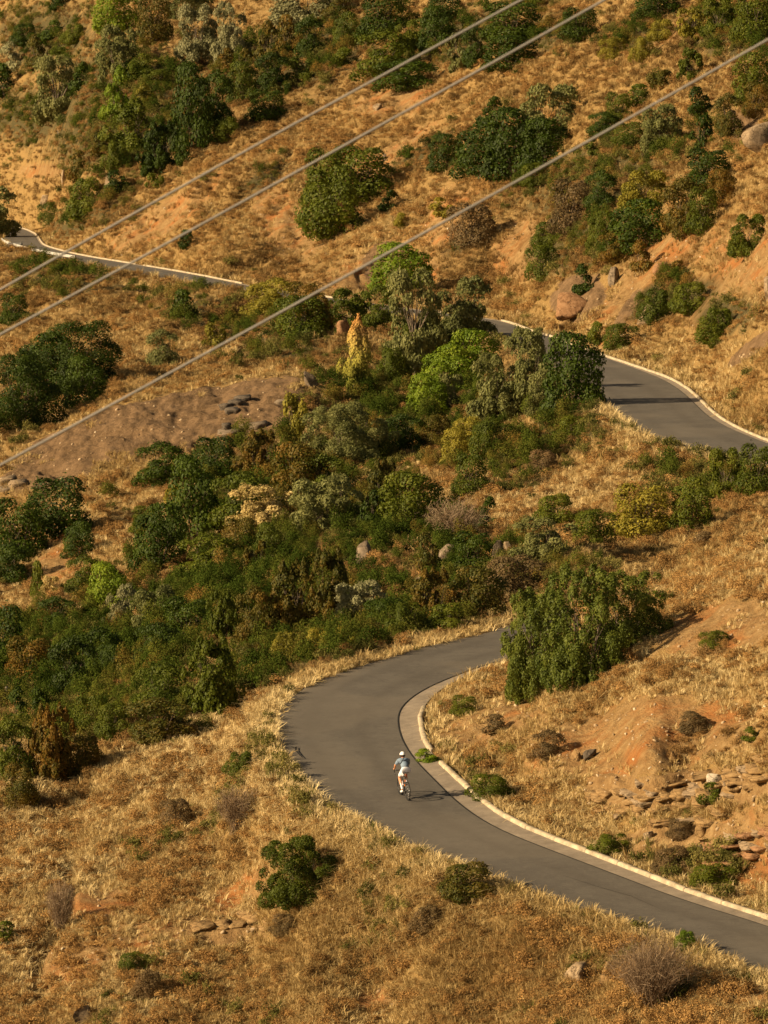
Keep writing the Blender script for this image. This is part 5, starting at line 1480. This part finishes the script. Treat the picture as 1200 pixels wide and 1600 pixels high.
def tb(name, path, rad, m, parent=None, n=8):
    rad = rad if isinstance(rad, (list, tuple)) else [rad] * len(path)
    v, f = tube(path, rad, n)
    # close the ends
    k = len(v); v = list(v) + [np.array(path[0]), np.array(path[-1])]
    L_ = len(path)
    f = [tuple(q) for q in f] + [(k, (j + 1) % n, j, k) for j in range(0)]
    o = mesh_obj(name, v, f, m, parent or bike)
    return o
def wheel(cx, cy, steer=0.0):
    e = bpy.data.objects.new("wheel", None); e.location = (cx, cy, 0.335); e.rotation_euler = (0, 0, steer); COL.objects.link(e); e.parent = bike
    for nm, R0, r0, m, sx in (("tyre", 0.321, 0.0150, M_TYRE, 1.0), ("rim", 0.292, 0.021, M_BLACK, 0.55)):
        V, F = [], []
        for i in range(48):
            a = 2 * math.pi * i / 48
            for j in range(8):
                b = 2 * math.pi * j / 8; rr = R0 + r0 * math.cos(b)
                V.append((r0 * math.sin(b) * sx, rr * math.cos(a), rr * math.sin(a)))
        for i in range(48):
            for j in range(8):
                F.append((i * 8 + j, ((i + 1) % 48) * 8 + j, ((i + 1) % 48) * 8 + (j + 1) % 8, i * 8 + (j + 1) % 8))
        mesh_obj(nm, V, F, m, e)
    v, f = merge([tube([(-0.05, 0, 0), (0, 0, 0), (0.05, 0, 0)], [0.018, 0.024, 0.018], 8)])
    mesh_obj("hub", v, f, M_BLACK, e)
    for k in range(20):
        a = 2 * math.pi * k / 20; sx = 0.025 * (1 if k % 2 else -1); a2 = a + 0.25 * (1 if k % 4 < 2 else -1)
        v, f = tube([(sx, 0.02 * math.cos(a2), 0.02 * math.sin(a2)), (0, 0.285 * math.cos(a), 0.285 * math.sin(a))], [0.0022, 0.0018], 3)
        mesh_obj("spoke", v, f, M_STEEL, e)
wheel(0, -0.49); wheel(0, 0.49, 0.06)
BB, ST, HT0, HT1 = (0, -0.07, 0.27), (0, -0.225, 0.78), (0, 0.37, 0.70), (0, 0.345, 0.83)
v, f = merge([tube([BB, ST], [0.018, 0.016], 8), tube([BB, HT0], [0.024, 0.020], 8), tube([(0, -0.215, 0.75), HT1], [0.016, 0.018], 8), tube([HT0, HT1], [0.022, 0.020], 8),
              *[tube([(s * 0.015, -0.07, 0.27), (s * 0.055, -0.3, 0.30), (s * 0.062, -0.49, 0.335)], [0.011, 0.010, 0.008], 6) for s in (-1, 1)],
              *[tube([(s * 0.012, -0.215, 0.74), (s * 0.045, -0.36, 0.53), (s * 0.062, -0.49, 0.335)], [0.008, 0.008, 0.007], 6) for s in (-1, 1)]])
mesh_obj("frame", v, f, M_BLACK, bike)
v, f = merge([tube([HT0, (0, 0.39, 0.66)], [0.02, 0.022], 8)] + [tube([(s * 0.03, 0.39, 0.67), (s * 0.045, 0.43, 0.5), (s * 0.05, 0.49, 0.335)], [0.014, 0.011, 0.008], 6) for s in (-1, 1)])
mesh_obj("fork", v, f, M_BLACK, bike)
mesh_obj("seat_post", *tube([(0, -0.225, 0.78), (0, -0.255, 0.93)], [0.014, 0.014], 8), M_BLACK, bike)
mesh_obj("frame_accent", *tube([(0, -0.170, 0.60), (0, -0.195, 0.685)], [0.022, 0.022], 8), M_ORANGE, bike)
mesh_obj("frame_accent", *tube([(0, -0.118, 0.43), (0, -0.140, 0.50)], [0.023, 0.023], 8), M_ORANGE, bike)
mesh_obj("rear_light", *tube([(0, -0.262, 0.83), (0, -0.275, 0.87)], [0.016, 0.016], 6), simple_mat("red_lens", (0.5, 0.03, 0.02), 0.3, 0.5, 0.02, 10), bike)
# saddle
V = []
for i in range(9):
    y = -0.37 + i * 0.034; wd = [0.055, 0.072, 0.074, 0.060, 0.042, 0.030, 0.024, 0.020, 0.012][i]
    for j in range(7):
        a = math.pi * j / 6
        V.append((wd * math.cos(a), y, 0.935 + 0.028 * math.sin(a) + (0.012 if i < 2 else 0)))
mesh_obj("saddle", V, grid_faces(9, 7), M_BLACK, bike)
bar = [(-0.19, 0.56, 0.74), (-0.20, 0.535, 0.735), (-0.205, 0.50, 0.765)]
def drop(s):
    return [(s * 0.215, 0.40, 0.735), (s * 0.215, 0.47, 0.725), (s * 0.212, 0.53, 0.775), (s * 0.208, 0.535, 0.84), (s * 0.205, 0.49, 0.885), (s * 0.20, 0.43, 0.893), (s * 0.12, 0.42, 0.893), (0, 0.415, 0.893)]
v, f = merge([tube(drop(-1), [0.015] * 8, 8), tube(drop(1), [0.015] * 8, 8), tube([(0, 0.415, 0.893), (0, 0.345, 0.86), (0, 0.342, 0.83)], [0.018, 0.018, 0.02], 8)])
mesh_obj("handlebar", v, f, M_BLACK, bike)
for s in (-1, 1):
    v, f = merge([tube([(s * 0.206, 0.50, 0.885), (s * 0.206, 0.555, 0.91), (s * 0.206, 0.575, 0.945)], [0.016, 0.017, 0.011], 7), tube([(s * 0.206, 0.565, 0.90), (s * 0.206, 0.585, 0.84), (s * 0.206, 0.56, 0.79)], [0.007, 0.008, 0.006], 5)])
    mesh_obj("brake_lever", v, f, M_BLACK, bike)
# cranks, chainring, pedals, chain
PEDL, PEDR = (-0.115, -0.215, 0.205), (0.115, 0.075, 0.335)
v, f = merge([tube([(-0.07, -0.07, 0.27), (-0.075, PEDL[1], PEDL[2])], [0.014, 0.010], 6), tube([(0.07, -0.07, 0.27), (0.075, PEDR[1], PEDR[2])], [0.014, 0.010], 6), tube([(-0.07, -0.07, 0.27), (0.07, -0.07, 0.27)], [0.02, 0.02], 8)])
mesh_obj("crank", v, f, M_BLACK, bike)
ring = [(0.055, -0.07 + 0.10 * math.cos(a), 0.27 + 0.10 * math.sin(a)) for a in np.linspace(0, 6.283, 25)]
mesh_obj("chainring", *tube(ring, [0.006] * 25, 5), M_STEEL, bike)
mesh_obj("chain", *merge([tube([(0.055, -0.07, 0.37), (0.055, -0.49, 0.372)], [0.004, 0.004], 4), tube([(0.055, -0.07, 0.17), (0.055, -0.44, 0.21), (0.055, -0.49, 0.30)], [0.004, 0.004, 0.004], 4)]), M_STEEL, bike)
cas = [(0.05, -0.49 + 0.045 * math.cos(a), 0.335 + 0.045 * math.sin(a)) for a in np.linspace(0, 6.283, 17)]
mesh_obj("cassette", *tube(cas, [0.014] * 17, 5), M_STEEL, bike)
for p in (PEDL, PEDR):
    mesh_obj("pedal", *tube([(p[0] - 0.04, p[1], p[2]), (p[0] + 0.04, p[1], p[2])], [0.018, 0.018], 6), M_BLACK, bike)
mesh_obj("bottle", *tube([(0, 0.04, 0.42), (0, 0.11, 0.50), (0, 0.155, 0.55), (0, 0.165, 0.562)], [0.036, 0.036, 0.034, 0.018], 10), M_WHITE, bike)

rider = rider_root("person", "cyclist in a white helmet, blue-grey jersey and white shorts riding away up the road", "person")
def skin(name, V, E, R, m, parent, lv=2):
    me = bpy.data.meshes.new(name); me.from_pydata([tuple(v) for v in V], E, []); me.update()
    o = bpy.data.objects.new(name, me); COL.objects.link(o); o.parent = parent
    md = o.modifiers.new("skin", 'SKIN'); md.use_smooth_shade = True
    if not me.skin_vertices: me.skin_vertices.new()
    for i, r in enumerate(R):
        sv = me.skin_vertices[0].data[i]; sv.radius = r if isinstance(r, tuple) else (r, r); sv.use_root = (i == 0)
    sb = o.modifiers.new("subdiv", 'SUBSURF'); sb.levels = lv; sb.render_levels = lv
    me.materials.append(m)
    return o
def chain_(n0, n): return [(i, i + 1) for i in range(n0, n0 + n - 1)]
# joints (rider space: +y is the way he rides)
PEL, WST, CHS, SHO, NCK, HD0, HD1 = (0, -0.21, 1.02), (0, -0.11, 1.13), (0, 0.03, 1.25), (0, 0.12, 1.315), (0, 0.17, 1.36), (0, 0.215, 1.43), (0, 0.235, 1.50)
SL, EL, WL, PL_ = (-0.175, 0.12, 1.285), (-0.245, 0.30, 1.10), (-0.215, 0.475, 0.945), (-0.207, 0.53, 0.925)
SR, ER, WR, PR_ = (0.175, 0.12, 1.285), (0.235, 0.30, 1.09), (0.212, 0.475, 0.945), (0.207, 0.53, 0.925)
HL, KL, AL, TL_ = (-0.095, -0.19, 0.985), (-0.125, 0.165, 0.70), (-0.115, -0.235, 0.33), (-0.120, -0.10, 0.245)
HR, KR, AR, TR_ = (0.095, -0.19, 0.985), (0.115, 0.235, 0.83), (0.110, 0.02, 0.445), (0.115, 0.15, 0.375)
def mid(a, b, t=0.5): return tuple(np.array(a) * (1 - t) + np.array(b) * t)
V = [PEL, WST, CHS, SHO, NCK, HD0, HD1, (0, 0.245, 1.545)]
E = chain_(0, 8); R = [0.11, 0.095, 0.085, 0.070, 0.052, 0.072, 0.078, 0.05]
for (s, e, wv, pv) in ((SL, EL, WL, PL_), (SR, ER, WR, PR_)):
    k = len(V); V += [s, mid(s, e), e, mid(e, wv), wv, pv]; E += [(3, k)] + chain_(k, 6); R += [0.050, 0.047, 0.039, 0.037, 0.026, 0.030]
for (h, kn, an, to) in ((HL, KL, AL, TL_), (HR, KR, AR, TR_)):
    k = len(V); V += [h, mid(h, kn), kn, mid(kn, an, 0.35), an, to]; E += [(0, k)] + chain_(k, 6); R += [0.088, 0.075, 0.055, 0.055, 0.036, 0.034]
body = skin("body", V, E, R, M_SKIN, rider)
# fingers curled round the brake hoods
for s, pv in ((-1, PL_), (1, PR_)):
    for q in range(4):
        y0 = pv[1] - 0.018 + q * 0.019; rr = [0.0085, 0.0095, 0.009, 0.0075][q]; ln = [0.9, 1.0, 0.95, 0.78][q]
        P0 = [(pv[0] + s * 0.002, y0, pv[2] + 0.014), (pv[0] + s * 0.026, y0 + 0.004, pv[2] + 0.004), (pv[0] + s * 0.028, y0 + 0.006, pv[2] - 0.024 * ln), (pv[0] + s * 0.010, y0 + 0.006, pv[2] - 0.040 * ln)]
        skin("finger", P0, chain_(0, 4), [rr, rr, rr * 0.9, rr * 0.75], M_SKIN, rider, 1)
    skin("thumb", [(pv[0] - s * 0.004, pv[1] - 0.03, pv[2] + 0.012), (pv[0] - s * 0.026, pv[1] - 0.004, pv[2] + 0.004), (pv[0] - s * 0.028, pv[1] + 0.022, pv[2] - 0.014)], chain_(0, 3), [0.011, 0.010, 0.008], M_SKIN, rider, 1)
V = [mid(PEL, WST, 0.25), WST, CHS, SHO, mid(SHO, NCK, 0.55)]; E = chain_(0, 5); R = [0.150, 0.148, 0.156, 0.136, 0.092]
for (s, e) in ((SL, EL), (SR, ER)):
    k = len(V); V += [s, mid(s, e, 0.5), mid(s, e, 0.86)]; E += [(3, k)] + chain_(k, 3); R += [0.086, 0.066, 0.054]
skin("jersey", V, E, R, M_JERSEY, rider)
V = [PEL, mid(PEL, WST, 0.45)]; E = [(0, 1)]; R = [0.175, 0.158]
for (h, kn) in ((HL, KL), (HR, KR)):
    k = len(V); V += [h, mid(h, kn, 0.45), mid(h, kn, 0.84)]; E += [(0, k)] + chain_(k, 3); R += [0.112, 0.094, 0.076]
skin("shorts", V, E, R, M_WHITE, rider)
for (kn, an, to) in ((KL, AL, TL_), (KR, AR, TR_)):
    skin("sock", [mid(kn, an, 0.40), mid(kn, an, 0.75), an], chain_(0, 3), [0.056, 0.046, 0.041], M_WHITE, rider, 1)
    d = np.array(to) - np.array(an); heel = np.array(an) + np.array([0, -0.035, -0.045]); tip = np.array(to) + d * 0.45
    skin("shoe", [heel, tuple((heel + np.array(to)) / 2 + np.array([0, 0, 0.004])), to, tip], chain_(0, 4), [0.040, 0.044, 0.043, 0.030], M_HELM, rider, 2)
skin("strap", [(-0.165, 0.00, 1.19), (-0.135, -0.075, 1.27), (-0.075, -0.075, 1.36), (-0.01, 0.00, 1.43), (0.03, 0.10, 1.45)], chain_(0, 5), [0.012] * 5, M_STRAP, rider, 1)
# hair and helmet
def cap(name, c, r, m, z0, yaw=0.0, ridges=0, tiltx=0.0, parent=None):
    V, n, k = [], 24, 10
    for i in range(k):
        ph = math.pi / 2 - (math.pi / 2 - z0) * i / (k - 1)
        for j in range(n):
            a = 2 * math.pi * j / n
            q = 1 + (0.05 * math.cos(ridges * a) * math.cos(ph) if ridges else 0)
            v = np.array([r[0] * math.cos(ph) * math.cos(a) * q, r[1] * math.cos(ph) * math.sin(a) * q, r[2] * math.sin(ph)])
            y, z = v[1] * math.cos(tiltx) - v[2] * math.sin(tiltx), v[1] * math.sin(tiltx) + v[2] * math.cos(tiltx)
            V.append((c[0] + v[0], c[1] + y, c[2] + z))
    F = []
    for i in range(k - 1):
        for j in range(n): F.append((i * n + j, (i + 1) * n + j, (i + 1) * n + (j + 1) % n, i * n + (j + 1) % n))
    return mesh_obj(name, V, F, m, parent or rider)
cap("hair", (0, 0.222, 1.465), (0.086, 0.100, 0.098), M_HAIR, -1.2, tiltx=0.35)
hm = cap("helmet", (0, 0.245, 1.490), (0.098, 0.132, 0.098), M_HELM, -0.10, ridges=8, tiltx=-0.10)
for k in range(5):
    x = (k - 2) * 0.036
    v, f = tube([(x, 0.245 - 0.10, 1.553 - abs(x) * 0.35), (x * 1.1, 0.245, 1.588 - abs(x) * 0.5), (x, 0.33, 1.552 - abs(x) * 0.4)], [0.004, 0.008, 0.004], 5)
    mesh_obj("vent", v, f, M_STRAP, hm)
# ears and face
for s in (-1, 1):
    skin("ear", [(s * 0.088, 0.225, 1.445), (s * 0.094, 0.222, 1.462), (s * 0.092, 0.224, 1.478)], chain_(0, 3), [0.010, 0.013, 0.010], M_SKIN, rider, 1)
skin("nose", [(0, 0.318, 1.462), (0, 0.336, 1.440), (0, 0.326, 1.430)], chain_(0, 3), [0.009, 0.013, 0.009], M_SKIN, rider, 1)
for s in (-1, 1):
    skin("eye", [(s * 0.030, 0.306, 1.466), (s * 0.030, 0.312, 1.466)], [(0, 1)], [0.011, 0.008], M_STRAP, rider, 1)
skin("mouth", [(-0.022, 0.312, 1.412), (0, 0.320, 1.409), (0.022, 0.312, 1.412)], chain_(0, 3), [0.004, 0.006, 0.004], simple_mat("lips", (0.38, 0.12, 0.09), 0.5, 0.3), rider, 1)
